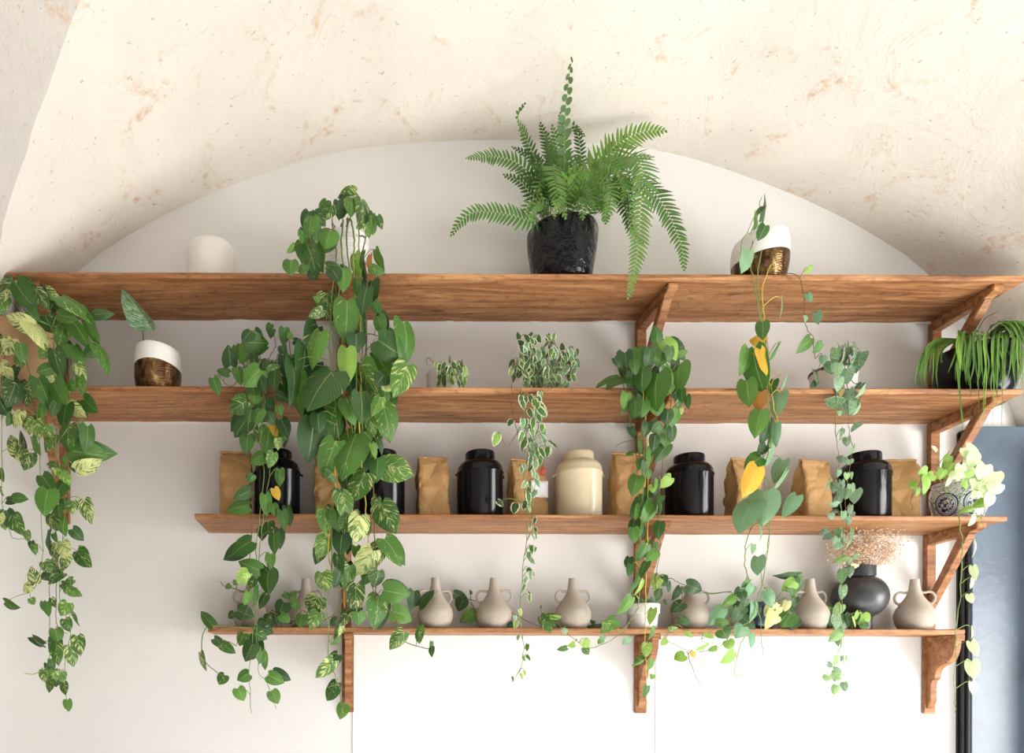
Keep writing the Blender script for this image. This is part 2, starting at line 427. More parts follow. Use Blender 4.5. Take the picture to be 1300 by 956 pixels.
def corbel(px):
    s = S[4]; e = shelf_e[4]; o = e.location; z0 = s['z']-s['t']-.001; xa = (px-CX)*K
    mb = MB(o); mb.box((xa-.012, WY-.016, z0-.30), (xa+.034, WY-.0045, z0)); bp = mb.build('corbel', M['wood_up'], e, smooth=False, bevel=.002)
    pr = [(WY-.016, z0-.022), (2.752, z0-.022), (2.756, z0-.05), (2.764, z0-.075), (2.778, z0-.095), (2.80, z0-.108), (2.822, z0-.115), (2.838, z0-.128), (2.845, z0-.146), (2.846, z0-.162), (2.86, z0-.17), (2.866, z0-.185), (2.866, z0-.25), (WY-.016, z0-.28)]
    m2 = MB(o); m2.prism(pr, xa-.002, xa+.024); m2.build('corbel_profile', M['wood_up'], bp, smooth=False, bevel=.0015)
    m3 = MB(o); m3.box((xa-.006, 2.742, z0-.022), (xa+.028, WY-.016, z0)); m3.build('corbel_cap', M['wood'], bp, smooth=False, bevel=.002)
for px in (438, 808, 1173): corbel(px)

# ------------------------------------------------------------------ crockery and bags
def at_shelf(k, px, Y):
    """point on the top of shelf k seen at column px"""
    z = S[k]['z']; dyw = (z-1.5)*F/Y                   # w
    u = (px-CX) - ROLL*dyw
    return Vector((u*Y/F, Y, z+.0008))

# two-handled taupe vases
VP = [(.001,.004),(.040,.004),(.044,0),(.054,.008),(.0625,.026),(.0665,.048),(.066,.060),(.061,.077),(.053,.090),(.0445,.102),(.035,.116),(.0275,.128),(.0225,.141),(.0185,.160),(.016,.180),(.0152,.190),(.0152,.1925),(.0132,.1925),(.012,.17),(.018,.14),(.001,.11)]
def vase_proto(loc, label):
    e = empty('two_handled_vase', loc, label, 'vase', 'taupe two-handled vases on the lowest shelf')
    mb = MB(); mb.lathe(VP, n=48); mb.build('body', M['taupe'], e)
    for sx in (-1, 1):
        h = MB(); pts = []
        for i in range(17):
            a = math.radians(205 - i*265/16)
            pts.append((sx*(.0435+.0175*math.cos(PI-a)*-1*-1), 0, 0)) 
        pts = []
        for i in range(17):
            a = math.radians(118 - i*190/16)           # from neck over the outside down to the shoulder
            pts.append((sx*(.0445+.0205*math.cos(a)), 0, .121+.0235*math.sin(a)))
        pts = [(sx*.021, 0, .143)] + pts + [(sx*.042, 0, .104)]
        h.tube(smooth_path(pts, 2), .0048, 8); h.build('handle', M['taupe'], e)
    return e
vz = [(318, 2.85, .1, 'taupe two-handled vase nearest the left end, behind the hanging vines'), (388, 2.85, -.2, 'taupe two-handled vase second from the left, behind yellow-green leaves'),
      (552.5, 2.81, .25, 'taupe two-handled vase with a leaf across its neck, right of the bushy hanging pothos'), (627, 2.81, -.2, 'taupe two-handled vase with a dark stem leaning on it, below the label bag'),
      (727, 2.81, .05, 'taupe two-handled vase between the thin hanging vine and the white pot'), (877.5, 2.83, -.05, 'taupe two-handled vase just right of the small white pot, draped with dark leaves'),
      (1028, 2.81, .1, 'taupe two-handled vase touching the left side of the round black vase'), (1161, 2.81, -.3, 'rightmost taupe two-handled vase, beside the right bracket')]
pv = None
for px, Y, rz, lb in vz:
    loc = at_shelf(4, px, Y)
    if pv is None: pv = vase_proto(loc, lb); e = pv
    else: e = copy_tree(pv); e.location = loc; e['label'] = lb
    e.rotation_euler.z = rz

# tea canisters
CP = [(.001,0),(.082,0),(.084,.003),(.084,.172),(.0866,.175),(.0866,.180),(.0838,.184),(.0825,.196),(.078,.207),(.070,.2165),(.061,.2225),(.0555,.2245)]
CL = [(.0545,.2245),(.0545,.251),(.053,.256),(.050,.258),(.001,.2585)]
CN = [(.001,.2242),(.0545,.2242),(.0545,.2245)]
def canister(loc, mat, label, name='tea_canister'):
    e = empty(name, loc, label, 'canister', 'enamel tea canisters on the bag shelf')
    mb = MB(); mb.lathe(CP, n=56); mb.build('body', mat, e)
    mb = MB(); mb.lathe([(.001,.2242),(.053,.2242)]+CL, n=56); mb.build('lid', mat, e)
    for sx in (-1, 1):
        h = MB(); h.tube(smooth_path([(sx*.084, -.008, .178), (sx*.0925, -.006, .172), (sx*.0935, 0, .168), (sx*.0925, .006, .172), (sx*.084, .008, .178)], 3), .002, 6)
        h.build('side_loop', mat, e)
    return e
cz = [(352, .1, 'black_enamel', 'black tea canister standing behind the leftmost hanging vines'), (485, .4, 'black_enamel', 'black tea canister half hidden by the big hanging pothos'),
      (609, .2, 'black_enamel', 'black tea canister just left of the bag with the white label'), (734, 0, 'cream_enamel', 'cream tea canister, the only pale one'),
      (874.5, .3, 'black_enamel', 'black tea canister right of the plant-covered bracket'), (1097, -.2, 'black_enamel', 'rightmost black tea canister, beside the silver-leaved vine')]
pb = None
for px, rz, mt, lb in cz:
    loc = at_shelf(3, px, 2.765)
    if mt == 'cream_enamel': e = canister(loc, M[mt], lb)
    elif pb is None: pb = canister(loc, M[mt], lb); e = pb
    else: e = copy_tree(pb); e.location = loc; e['label'] = lb
    e.rotation_euler.z = rz
    e.scale = (.99, .99, .965) if px in (874.5,) else (1, 1, 1)

def kraft_bag(px, wpx, toppx, label, seed, rz, Y=2.765):
    loc = at_shelf(3, px, Y); rng = random.Random(seed)
    w_ = wpx*Y/F*.5; ztop = P(px, toppx, Y).z - loc.z; d_ = .036
    e = empty('kraft_bag', loc, label, 'paper bag', 'kraft paper coffee bags', rz)
    mb = MB(); N = 48; H = 26; R = []
    for j in range(H+1):
        t = j/H; z = t*ztop
        pinch = max(0, (t-.62)/.38); dd = d_*(1-.88*pinch**1.25); ww = w_*(1 - .05*math.sin(PI*min(1, t*1.2)) + .02*(t < .1))*(1-.02*pinch)
        ring = []
        for i in range(N):
            a = 2*PI*i/N; ca, sa = math.cos(a), math.sin(a)
            x = ww*math.copysign(abs(ca)**.32, ca); y = dd*math.copysign(abs(sa)**.32, sa)
            gus = (.10+.28*pinch)*max(0, 1-abs(y)/max(dd, 1e-4))*(abs(x) > ww*.82)
            x *= 1-gus
            nz = noise.noise(Vector((x*26+seed*3.1, y*26, z*22))) ; n2 = noise.noise(Vector((x*70+seed, y*60, z*55)))
            k = .0075*nz + .0045*abs(n2)
            y += math.copysign(k, sa)*1.2*(1-.5*pinch); x += .5*k*ca*2
            xr_ = x/max(w_, 1e-4)
            for (cc_, sl__, am) in ((.80, .35, .009), (.66, -.22, .006), (.2, .12, .006), (.12, -.3, .005)):
                dd_ = abs(t - cc_ - sl__*abs(xr_ + .3*math.sin(seed*2+cc_*9)))
                y += math.copysign(am*max(0, 1-dd_/.055), -sa) if abs(xr_) < .9 else 0
            zz = z + (.004*noise.noise((x*30, seed, 1)) if j > H-3 else 0)
            if j < 1: zz = 0
            y += .006*pinch**3*math.sin(seed)         # slight lean of the crimped top
            ring.append(mb.vert((x, y, zz)))
        R.append(ring)
    for a, b in zip(R, R[1:]):
        for i in range(N): mb.f.append([a[i], a[(i+1) % N], b[(i+1) % N], b[i]])
    mb.f.append(R[0][::-1]); mb.f.append(R[-1])
    mb.build('bag_body', M['kraft'], e)
    # rolled top fold
    f = MB(); z = ztop; fp = [(-w_*.93, -.0045, z-.0005), (-w_*.4, -.006, z+.001), (0, -.005, z-.001), (w_*.5, -.006, z+.001), (w_*.93, -.0045, z-.001)]
    f.tube(smooth_path(fp, 4), .0038, 8); f.build('folded_top', M['kraft'], e)
    return e, w_, d_, ztop
bags = [(299, 40, 575, 'kraft bag at the left end of its shelf, beside a hidden black canister', .05), (416, 34, 576, 'kraft bag mostly hidden behind the big hanging pothos', 0),
        (549, 40, 582, 'plain kraft bag right of the big hanging pothos', .08), (668, 46, 585, 'kraft bag with a white label and red print', .22),
        (796, 42, 577, 'kraft bag right of the cream canister, beside the bracket', .15), (943, 40, 584, 'kraft bag behind the yellow leaf', .25),
        (1031, 44, 586, 'kraft bag between the yellow leaf and the rightmost canister', .25), (1140, 42, 585, 'rightmost kraft bag, shiny, next to the blue and white pot', -.1)]
for i, (px, wp, tp, lb, rz) in enumerate(bags):
    e, w_, d_, zt = kraft_bag(px, wp+2, tp, lb, i*1.7+1, rz)
    if 'label' in lb:
        m = MB(); n = 8
        g = [[m.vert((w_*(-.02+.97*i/n), -d_-.0045-.001*math.sin(j*1.3+i), zt*(.37+.27*j/5))) for i in range(n+1)] for j in range(6)]
        for a, b in zip(g, g[1:]):
            for i in range(n): m.f.append([a[i], a[i+1], b[i+1], b[i]])
        lo = m.build('paper_label', M['label'], e); so = lo.modifiers.new('s', 'SOLIDIFY'); so.thickness = .0012
        m = MB(); rr = random.Random(4)
        for k in range(11):
            cx = w_*(.3+.6*rr.random()); cz_ = zt*(.70+.15*rr.random()); r = .003+.005*rr.random()
            yb = -d_*(1-.88*max(0, (cz_/zt-.62)/.38)**1.25) - .0045
            ids = [m.vert((cx+r*math.cos(a*PI/4)*(1+.4*rr.random()), yb-.0005, cz_+r*math.sin(a*PI/4)*(1+.4*rr.random()))) for a in range(8)]
            m.f.append(ids)
        m.build('red_print', M['print'], e)

# pots -----------------------------------------------------------------
def pot_profile(rt, rb, h, lip=.004, wall=.006, round_=.012, collar=None):
    p = [(.001, .001), (rb-round_*.6, 0), (rb-.2*round_, .25*round_), (rb+.1*round_, round_)]
    for i in range(1, 7): 
        t = i/7; p.append((rb+(rt-rb)*(t**.75)+.0, round_+(h-round_)*t))
    p += [(rt, h-.003), (rt-.001, h), (rt-wall+.001, h), (rt-wall, h-.004), (rt-wall-.002, h-.02), (.001, h-.022)]
    return p
def lathe_part(prof, name, mat, parent, n=48, warp=None):
    mb = MB(); mb.lathe(prof, n=n, warp=warp); return mb.build(name, mat, parent)
def soil(e, r, z):
    mb = MB(); mb.lathe([(.001, z-.004), (r, z-.004), (r, z), (r*.6, z+.004), (.001, z+.006)], n=24); mb.build('soil', M['soil'], e)

# single white round-shouldered pot on the top shelf
e = empty('white_jar', at_shelf(1, 268, 2.76), 'plain white round-shouldered ceramic jar at the left of the top shelf', 'jar')
lathe_part([(.001,0),(.084,0),(.088,.004),(.0885,.15),(.086,.170),(.078,.184),(.066,.191),(.045,.194),(.043,.191),(.04,.15),(.001,.15)], 'body', M['bisque'], e, 56)
lathe_part([(.0435,.1915),(.0435,.1955),(.038,.198),(.001,.1985)], 'stopper', M['bisque'], e, 40)

# charcoal round vase with dried flowers
e = empty('round_black_vase', at_shelf(4, 1091.5, 2.81), 'matt black vase with a round flattened body on a foot', 'vase')
bl = at_shelf(4, 1091.5, 2.81)
vp = [(.001,.003),(.036,.003),(.039,0),(.040,.045),(.046,.052)]
for i in range(13):
    a = -PI*.42 + i*(PI*.84)/12; vp.append((.016+.077*math.cos(a), .126+.080*math.sin(a)))
vp += [(.0515,.203),(.051,.238),(.050,.241),(.0475,.241),(.047,.2),(.001,.19)]
lathe_part(vp, 'body', M['charcoal'], e, 64)
h = MB(); h.tube(smooth_path([(-.049,-.012,.230),(-.068,-.014,.222),(-.077,-.014,.203),(-.071,-.012,.182)], 4), .0075, 8); h.build('handle', M['charcoal'], e)
fl = empty('dried_flower_bunch', bl+Vector((0,0,.20)), 'tan bunch of dried tiny flowers standing in the round black vase', 'dried flowers')
rng = random.Random(5); st = MB(); bs = MB()
for i in range(70):
    a = rng.uniform(0, 2*PI); sp = rng.uniform(0, 1)**.8; hgt = rng.uniform(.05, .155)
    tip = Vector((sp*.135*math.cos(a)+.012, sp*.07*math.sin(a)-.01, .05+hgt*(1-.35*sp*sp)))
    base = Vector((.045*sp*math.cos(a), .03*sp*math.sin(a), .0)); midp = base.lerp(tip, .5)+Vector((0,0,.012))
    pth = smooth_path([base, midp, tip], 3); st.tube(pth, .0007, 4)
    for k in range(44):
        c = pth[rng.randint(3, len(pth)-1)] + Vector((rng.gauss(0,.02), rng.gauss(0,.015), rng.gauss(0,.022)))
        c.z = max(c.z, .05)
        r = rng.uniform(.0016, .0040); ids = [bs.vert(c+Vector(q)*r) for q in ((1,0,0),(-1,0,0),(0,1,0),(0,-1,0),(0,0,1),(0,0,-1))]
        for q in ((0,2,4),(2,1,4),(1,3,4),(3,0,4),(2,0,5),(1,2,5),(3,1,5),(0,3,5)): bs.f.append([ids[z] for z in q])
so = st.build('dried_stems', M['dry_stem'], fl); bo = bs.build('tiny_blossoms', M['dried'], fl, smooth=False); bo['kind'] = 'stuff'

# ------------------------------------------------------------------ leaves
GREENS = [(.04,.145,.016), (.06,.19,.022), (.085,.24,.03), (.035,.12,.02), (.11,.29,.035)]
def tint(v, typ, rng):
    if typ == 'y': c = (.80,.47,.03)
    elif typ == 'c': c = (.72,.66,.32)
    elif typ == 'p': c = (.16+.05*rng.random(), .37, .20)
    elif typ == 'l': c = (.26,.47,.07)
    elif typ == 'o': c = (.5,.2,.04)
    elif typ == 'n': c = (.72,.86,.50)  # near-white: sunlit glare painted into the leaf colour
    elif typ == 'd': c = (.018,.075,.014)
    else:
        c = rng.choice(GREENS); k = rng.uniform(.68, 1.02); c = tuple(x*k for x in c)
    return (*c, min(1.1, v/2.2))
LU = [0, .07, .17, .30, .44, .58, .72, .84, .93, 1]
LW = [.52, .86, 1.0, 1.03, .98, .86, .66, .40, .18, .0]
LV = [-1, -.66, -.33, 0, .33, .66, 1]
NARROW = [.15, .5, .8, .97, 1.0, .92, .72, .45, .22, 0]
def add_leaf(mb, b, t, width, v=0, typ='', rng=random, face=None, narrow=False, fold=None, drop=None):
    """one heart-shaped blade from its base b to its tip t (world), seen width in metres"""
    b = Vector(b); t = Vector(t); ax = t-b; L = ax.length
    if L < 1e-4: return
    ax.normalize(); nrm = Vector((0, -1, .0)) if face is None else Vector(face)
    side = ax.cross(nrm)
    if side.length < .1: side = ax.cross(Vector((0, 0, 1)))
    side.normalize(); nrm = side.cross(ax).normalized()
    roll = rng.uniform(-.5, .5); 
    if typ == 'y': roll *= .25
    elif width < L*.5: roll = rng.choice((-1, 1))*rng.uniform(.7, 1.0)
    side2 = side*math.cos(roll)+nrm*math.sin(roll); nrm2 = nrm*math.cos(roll)-side*math.sin(roll)
    if nrm2.dot(Vector((0,-1,0))) < 0: nrm2 = -nrm2
    hw = width*.56/max(.45, math.cos(roll)); b = b - ax*L*.03; L *= 1.07
    fold = rng.uniform(.05, .32) if fold is None else fold; drop = rng.uniform(.05, .28) if drop is None else drop
    off = rng.randint(0, 40)+0.0; tn = tint(v, typ, rng); W = NARROW if narrow else LW
    asym = rng.uniform(-.06, .06); wav = rng.uniform(.0, .03); ph = rng.uniform(0, 6)
    R = []
    for i, u in enumerate(LU):
        row = []
        for vv in LV:
            w_ = hw*W[i]; back = 0 if narrow else .15*L*abs(vv)**1.2*max(0, 1-u*3.2)
            al = u*L - back; z = -fold*abs(vv)*w_*.9 - drop*L*(u*u) + wav*L*math.sin(u*9+ph+vv*2)*abs(vv)
            z += .06*L*math.sin(PI*u)
            s_ = vv*w_*(1+asym*vv) + rng.uniform(-.01, .01)*L*0
            if fold: z += fold*hw*.35
            p = b + ax*al + side2*s_ + nrm2*z
            row.append(mb.vert(p, (u+off*.37, off+.5+vv*.45), tn))
        R.append(row)
    for a, c in zip(R, R[1:]):
        for i in range(len(LV)-1): mb.f.append([a[i], a[i+1], c[i+1], c[i]])

def parse(blocks):
    out = []
    for ox, oy, sc, txt in blocks:
        for ent in txt.replace('\n', ' ').split(';'):
            q = ent.split()
            if not q: continue
            Y = None
            if q[-1].startswith('@'): Y = float(q.pop()[1:])
            x1, y1, x2, y2, w = map(float, q[:5]); v = 0.0; typ = ''
            if len(q) > 5:
                s = q[5]; 
                if s[-1].isalpha(): typ = s[-1]; s = s[:-1]
                v = float(s or 0)
            out.append((ox+x1/sc, oy+y1/sc, ox+x2/sc, oy+y2/sc, w/sc, v, typ, Y))
    return out

def grow(e, vines, leaves, Y0, mat, seed=1, jit=.035, fill=0, narrow=False, face=None):
    """vines: (material, radius, [(px,py[,Y])...]); each leaf is carried by the nearest vine"""
    rng = random.Random(seed); o = e.location; paths = []
    for vm, r, pts in vines:
        w3 = [P(q[0], q[1], q[2] if len(q) > 2 else Y0+.02) for q in pts]
        sp = smooth_path(w3, 6)
        sp = [p + Vector((rng.gauss(0, .0012), rng.gauss(0, .002), 0)) for p in sp]
        paths.append(sp)
    stems = [MB(o) for _ in vines]; fol = [MB(o) for _ in vines]
    for i, (vm, r, pts) in enumerate(vines): stems[i].tube(paths[i], r, 7, r*.6)
    for (x1, y1, x2, y2, w, v, typ, Yd) in leaves:
        Y = (Yd if Yd else Y0) + rng.uniform(-jit, jit)*(1 if not Yd else .35)
        L = math.hypot(x2-x1, y2-y1)
        b = P(x1, y1, Y); lean = rng.uniform(-.25, .18)*L*Y/F
        t = P(x2, y2, Y+lean)
        best = None
        for i, pt in enumerate(paths):
            for k, q in enumerate(pt):
                d = (Vector((q.x, q.z))-Vector((b.x, b.z-.012))).length + .4*abs(q.y-b.y)
                if best is None or d < best[0]: best = (d, i, k)
        i = best[1]; q = paths[i][best[2]]
        add_leaf(fol[i], b, t, w*Y/F, v, typ, rng, narrow=narrow, face=face)
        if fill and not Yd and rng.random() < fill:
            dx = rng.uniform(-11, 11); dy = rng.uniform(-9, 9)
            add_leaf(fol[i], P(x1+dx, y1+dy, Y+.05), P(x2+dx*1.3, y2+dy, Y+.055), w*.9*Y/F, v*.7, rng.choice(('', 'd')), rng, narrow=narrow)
        if best[0] < .16:
            mid = q.lerp(b, .55) + Vector((0, -.006, .012 if b.z > q.z-.02 else .004))
            stems[i].tube(smooth_path([q, mid, b + (t-b)*.02], 3), min(.0014, vines[i][1]*.75), 5, .0009)
    for i, (vm, r, pts) in enumerate(vines):
        s_ = stems[i].build('vine', M[vm], e)
        if fol[i].v: fol[i].build('foliage', mat, s_)

# ---- A: golden pothos at the left end of the second shelf
A0 = at_shelf(2, 34, 2.75)
eA = empty('potted_pothos', A0, 'variegated pothos in a pale terracotta pot at the far left, trailing down the wall', 'potted plant', 'trailing potted plants')
lathe_part([(.001,0),(.098,0),(.102,.006),(.104,.028),(.108,.030),(.108,.034),(.105,.037),(.113,.11),(.119,.20),(.124,.235),(.127,.24),(.127,.262),(.12,.264),(.114,.25),(.001,.24)], 'pot', M['terracotta'], eA, 56)
soil(eA, .112, .252)
LA = parse([(0,340,8.667, '''140 140 0 300 170 1; 90 250 -20 400 130 2; 215 170 415 250 150 1; 185 185 370 450 200 .3; 400 250 540 450 130 1; 520 250 665 370 90 1.5;
690 330 1000 580 180 .8; 1040 520 1250 500 110 0; 610 380 720 430 60 .5; 650 520 850 560 120 .5; 950 560 1085 840 130 0; 770 580 985 850 150 .5; 340 640 70 520 170 2;
310 480 430 590 120 .3; 340 620 520 880 150 2.5; 500 540 600 720 190 .6; 700 660 640 870 150 .8; 130 790 60 960 200 2; 230 850 250 1050 110 .5; 520 880 440 1000 130 1;
1060 890 920 970 140 0; 1060 870 1200 1150 100 .7; 820 870 930 1100 110 .5; 700 860 770 1000 100 0; 60 330 -40 520 120 1'''),
(0,440,8.667, '''600 50 680 350 170 .5; 210 100 240 220 130 1; 10 190 130 340 130 2; 560 240 400 280 110 0; 540 260 560 460 100 2; 170 410 80 650 200 .8; 330 410 290 650 190 1.2;
420 360 560 680 150 0; 600 400 720 630 200 .3; 850 200 940 400 110 1.5; 880 340 920 560 110 1; 760 400 830 480 100 .5; 930 580 1070 720 140 0; 0 600 80 760 180 0d; 770 640 950 780 120 2;
740 640 680 900 180 .3; 130 750 80 870 60 0; 230 720 160 890 120 2; 300 780 320 960 120 1.5; 400 820 430 1000 150 1.2; 520 870 540 1000 100 1; 880 830 900 960 70 2; 760 880 760 1150 190 .8;
100 300 20 430 120 .6; 430 430 360 560 100 .4; 620 620 560 760 100 .3; 480 640 440 800 100 .6'''),
(0,540,8.667, '''180 300 95 85 130 1.5; 250 330 150 360 90 2; 330 310 260 490 150 1.2; 360 130 420 330 100 1; 590 110 490 290 130 1.2; 960 20 960 300 120 0; 800 280 1180 345 230 .2;
860 490 1110 420 110 2; 640 470 520 480 60 1; 640 480 775 640 100 1.2; 700 350 710 450 60 0; 470 560 600 760 160 0; 530 720 480 980 230 .2; 700 640 600 800 150 .5; 150 800 300 800 110 .5;
0 490 30 620 70 .5; 800 840 800 970 110 1.2; 930 830 995 1070 140 1.5; 640 880 650 990 110 .3; 0 690 20 780 40 1.5'''),
(0,640,8.667, '''150 130 240 330 150 1; 290 300 315 410 70 1; 0 110 10 220 90 2; 560 110 600 280 150 1.2; 650 150 715 340 120 .6; 800 280 915 395 120 .3; 370 450 390 550 70 1; 540 300 520 550 80 0;
590 330 620 420 60 0; 690 420 720 600 150 2; 740 560 720 690 110 1.5; 860 520 990 690 170 1; 490 640 560 760 120 1; 390 860 340 690 120 1.5; 690 760 520 870 110 1; 600 580 620 680 60 1.5; 800 830 690 900 80 1; 340 900 250 960 110 2; 740 930 900 1010 100 1'''),
(0,760,8.667, '''60 40 210 105 90 .5; 340 0 370 65 80 1.2; 520 40 520 195 95 .5; 570 0 600 100 70 1.2; 740 50 665 185 140 1; 720 230 765 360 110 .8; 815 170 860 300 45 .5; 480 500 330 415 80 .5;
610 340 640 490 130 .5; 620 500 640 730 120 1; 560 670 600 790 50 .3; 850 420 885 610 130 1.2; 760 530 820 745 110 1.3; 480 790 500 920 100 1.5; 600 800 560 930 110 1.2; 680 810 650 940 110 1.2; 560 900 520 1030 100 1; 700 930 720 1060 90 1; 740 1120 760 1240 90 .6''')])
VA = [('vine', .002, [(30,420,2.7),(48,400,2.62),(66,420),(71,480),(72,560),(68,620),(70,680),(63,760),(62,840),(45,855),(32,855)]),
      ('vine_brown', .0019, [(45,420,2.7),(70,410,2.62),(84,470),(82,560),(70,640),(73,700),(72,790),(85,805)]),
      ('vine', .0017, [(10,420,2.7),(8,440,2.62),(4,480),(2,560),(3,640),(12,672),(17,683),(32,684)]),
      ('vine', .0017, [(24,430,2.7),(30,450,2.62),(44,500),(50,560),(52,640),(54,700),(47,740),(38,752)]),
      ('vine', .0017, [(60,430,2.7),(86,430,2.63),(88,500),(86,600),(78,700),(76,760),(90,800),(84,830),(83,868),(86,905)]),
      ('vine_brown', .0016, [(50,420,2.7),(96,385,2.63),(112,410),(118,445),(132,455)])]
grow(eA, VA, LA, 2.535, M['pothos'], 3, fill=.35)

# ---- B: the biggest pothos, white ribbed pot on the top shelf
B0 = at_shelf(1, 436, 2.74)
eB = empty('potted_pothos', B0, 'big-leaved pothos in a white ribbed pot on the top shelf, hanging to the frame bottom', 'potted plant', 'trailing potted plants')
pp = [(.001,0),(.083,0),(.086,.003)]
for i in range(15): z = .008+i*.0115; pp += [(.0885+.0002*i, z), (.0905+.0002*i, z+.004), (.0885+.0002*i, z+.008)]
pp += [(.094,.178),(.094,.194),(.088,.195),(.084,.18),(.001,.176)]
lathe_part(pp, 'pot', M['white_ceramic'], eB, 56); soil(eB, .083, .186)
LB = parse([(350,230,8.667, '''880 200 690 240 170 1.8; 840 200 830 380 130 .6; 940 210 970 490 150 1; 560 230 590 280 60 0; 620 270 560 420 130 1; 690 220 700 400 110 0d; 740 320 700 410 80 0d; 430 360 540 480 130 .6;
400 400 360 600 170 .6; 290 550 290 680 80 .8; 440 500 450 670 110 .8; 600 560 540 740 200 0; 210 710 135 790 50 .5; 330 690 460 1050 240 .5; 170 880 165 1030 160 0; 1080 410 1070 590 80 .5;
1120 390 1170 520 80 .8; 990 480 1030 620 90 1; 1100 760 1150 950 60 .3; 1040 820 1030 1000 50 0o; 870 820 900 1060 110 1l; 560 930 700 930 100 .8'''),
(350,330,8.667, '''320 60 280 160 110 .5; 620 110 700 230 160 0d; 750 110 745 330 160 0; 900 220 890 380 90 0; 1000 320 940 600 150 .2; 1080 470 1150 620 110 .3; 1050 90 1200 150 90 .6; 560 380 570 610 200 1.2;
440 400 480 470 70 .5; 510 560 370 620 100 1.2; 780 470 770 900 260 .6; 1130 630 1190 820 120 .3; 850 820 900 1000 150 0d'''),
(370,400,6.826, '''250 160 160 440 150 .7; 110 290 70 600 120 0d; 20 480 80 610 80 1.2; 0 400 40 760 110 0d; 350 515 140 825 320 .5; 480 300 490 585 150 0l; 560 170 560 320 150 0d; 970 80 1020 410 170 .4;
760 220 990 380 190 .2; 1000 440 900 690 190 1.2; 740 330 870 560 130 .6; 800 520 740 600 140 0d; 620 430 740 680 120 1; 800 610 890 640 70 2l; 600 690 610 940 160 .3; 660 680 650 870 130 1.2; 800 640 820 780 100 0;
770 720 700 870 100 .8; 800 800 860 1090 190 .8; 200 820 150 1000 180 0d; 400 760 330 950 160 0; 480 740 560 930 150 .3; 560 860 640 1020 120 0d; 500 560 520 700 90 0d; 700 560 690 700 100 0'''),
(370,520,6.826, '''190 110 150 450 230 0d; 370 80 370 270 140 .3; 380 290 270 570 210 .6; 560 230 430 590 260 .6; 680 70 710 240 90 1.2; 700 300 740 420 60 0; 750 430 735 630 130 0; 810 490 1060 540 240 1.2; 480 560 480 680 140 0;
640 560 530 790 190 1; 430 730 500 950 150 1.1; 740 770 730 900 80 1; 780 830 900 1065 200 1.1; 280 870 300 1080 120 1; 380 880 400 1060 110 .3; 620 330 600 520 120 0d; 350 560 300 600 120 .6; 230 40 240 200 130 0d'''),
(370,640,6.826, '''590 110 560 330 170 1.8; 650 150 660 270 70 .3; 300 290 240 475 130 1.2; 440 270 420 430 150 0d; 560 370 570 480 80 .3; 700 410 560 630 170 2; 740 440 740 530 60 0; 400 440 420 620 90 .8; 500 540 460 740 130 1;
270 600 290 760 140 1.2; 750 580 720 720 130 .8; 810 310 960 515 170 .6; 760 340 800 350 70 .3; 810 750 1015 790 170 .4; 560 700 550 950 140 1.3; 750 810 730 1080 170 .8; 1060 760 1040 910 110 0d @2.72; 1110 880 1230 740 80 .3 @2.73;
880 930 1050 1000 150 .2 @2.70; 230 810 150 950 170 1.4 @2.68; 50 850 0 900 90 .4 @2.7; 430 560 380 720 100 0d; 480 100 420 220 100 .8'''),
(370,740,6.842, '''100 280 60 380 110 .8 @2.68; 230 260 170 400 120 1 @2.68; 480 280 430 370 80 1.2; 580 260 590 370 110 .4; 440 370 420 470 45 1.5; 420 490 345 540 40 .6; 790 330 720 390 60 1 @2.68; 360 680 220 830 115 1.3;
970 430 860 580 120 1.2; 1110 420 1110 530 60 1; 1220 560 1210 640 40 .8; 400 320 340 370 80 0d @2.7; 380 900 300 1020 110 .8; 460 1060 420 1180 100 .8''')])
VB = [('vine', .0036, [(436,300,2.72),(444,278,2.62),(449,300,2.56),(449,340),(452,420),(452,520),(447,600)]),
      ('vine', .0034, [(430,295,2.72),(436,280,2.62),(433,310,2.56),(436,345),(426,390),(424,430),(430,480),(450,560),(446,640)]),
      ('vine', .003, [(425,290,2.72),(422,285,2.62),(427,320,2.56),(424,350),(420,400),(419,450),(424,500),(430,560)]),
      ('vine_brown', .0028, [(441,300,2.7),(441,276,2.62),(440,310,2.56),(444,350),(440,400),(441,450),(437,500),(442,560)]),
      ('vine', .0026, [(452,300,2.7),(455,285,2.62),(456,320,2.57),(457,370),(460,430),(458,480),(460,540),(455,590)]),
      ('vine_yellow', .0024, [(448,350),(458,405),(456,440),(459,470),(456,510),(450,545)]),
      ('vine_brown', .0022, [(428,340),(427,380),(430,430),(427,455),(433,500),(431,540)]),
      ('vine_yellow', .0026, [(430,560),(425,600),(427,625),(421,655),(417,700),(422,728),(427,748),(435,746)]),
      ('vine_brown', .0026, [(452,300,2.7),(463,302,2.6),(461,325),(466,350),(465,430),(467,520),(472,590),(475,650),(476,700),(478,720),(479,765),(500,780),(512,812),(536,822),(548,824)]),
      ('vine_yellow', .0028, [(455,520),(459,590),(464,640),(468,690),(473,705)]),
      ('vine_yellow', .0022, [(446,640),(440,690),(437,720),(437,800)]),
      ('vine', .0023, [(420,640),(421,730),(415,765),(417,800),(417,830),(423,850),(430,870),(434,905)]),
      ('vine', .0022, [(458,430),(468,424),(492,432),(508,450),(515,470)]),
      ('vine', .0022, [(456,470),(468,442),(490,430),(500,445)]),
      ('vine_brown', .0022, [(440,300,2.7),(412,290,2.6),(398,310),(392,336),(378,345)]),
      ('vine_brown', .002, [(470,740,2.6),(484,772,2.68),(500,790,2.7),(520,786,2.72),(540,765,2.74),(555,750,2.75)]),
      ('vine_brown', .002, [(436,760,2.6),(424,780,2.66),(400,790,2.7),(385,775,2.72),(372,792,2.72),(350,795,2.73)])]
grow(eB, VB, LB, 2.50, M['pothos'], 5, jit=.045, fill=.5)

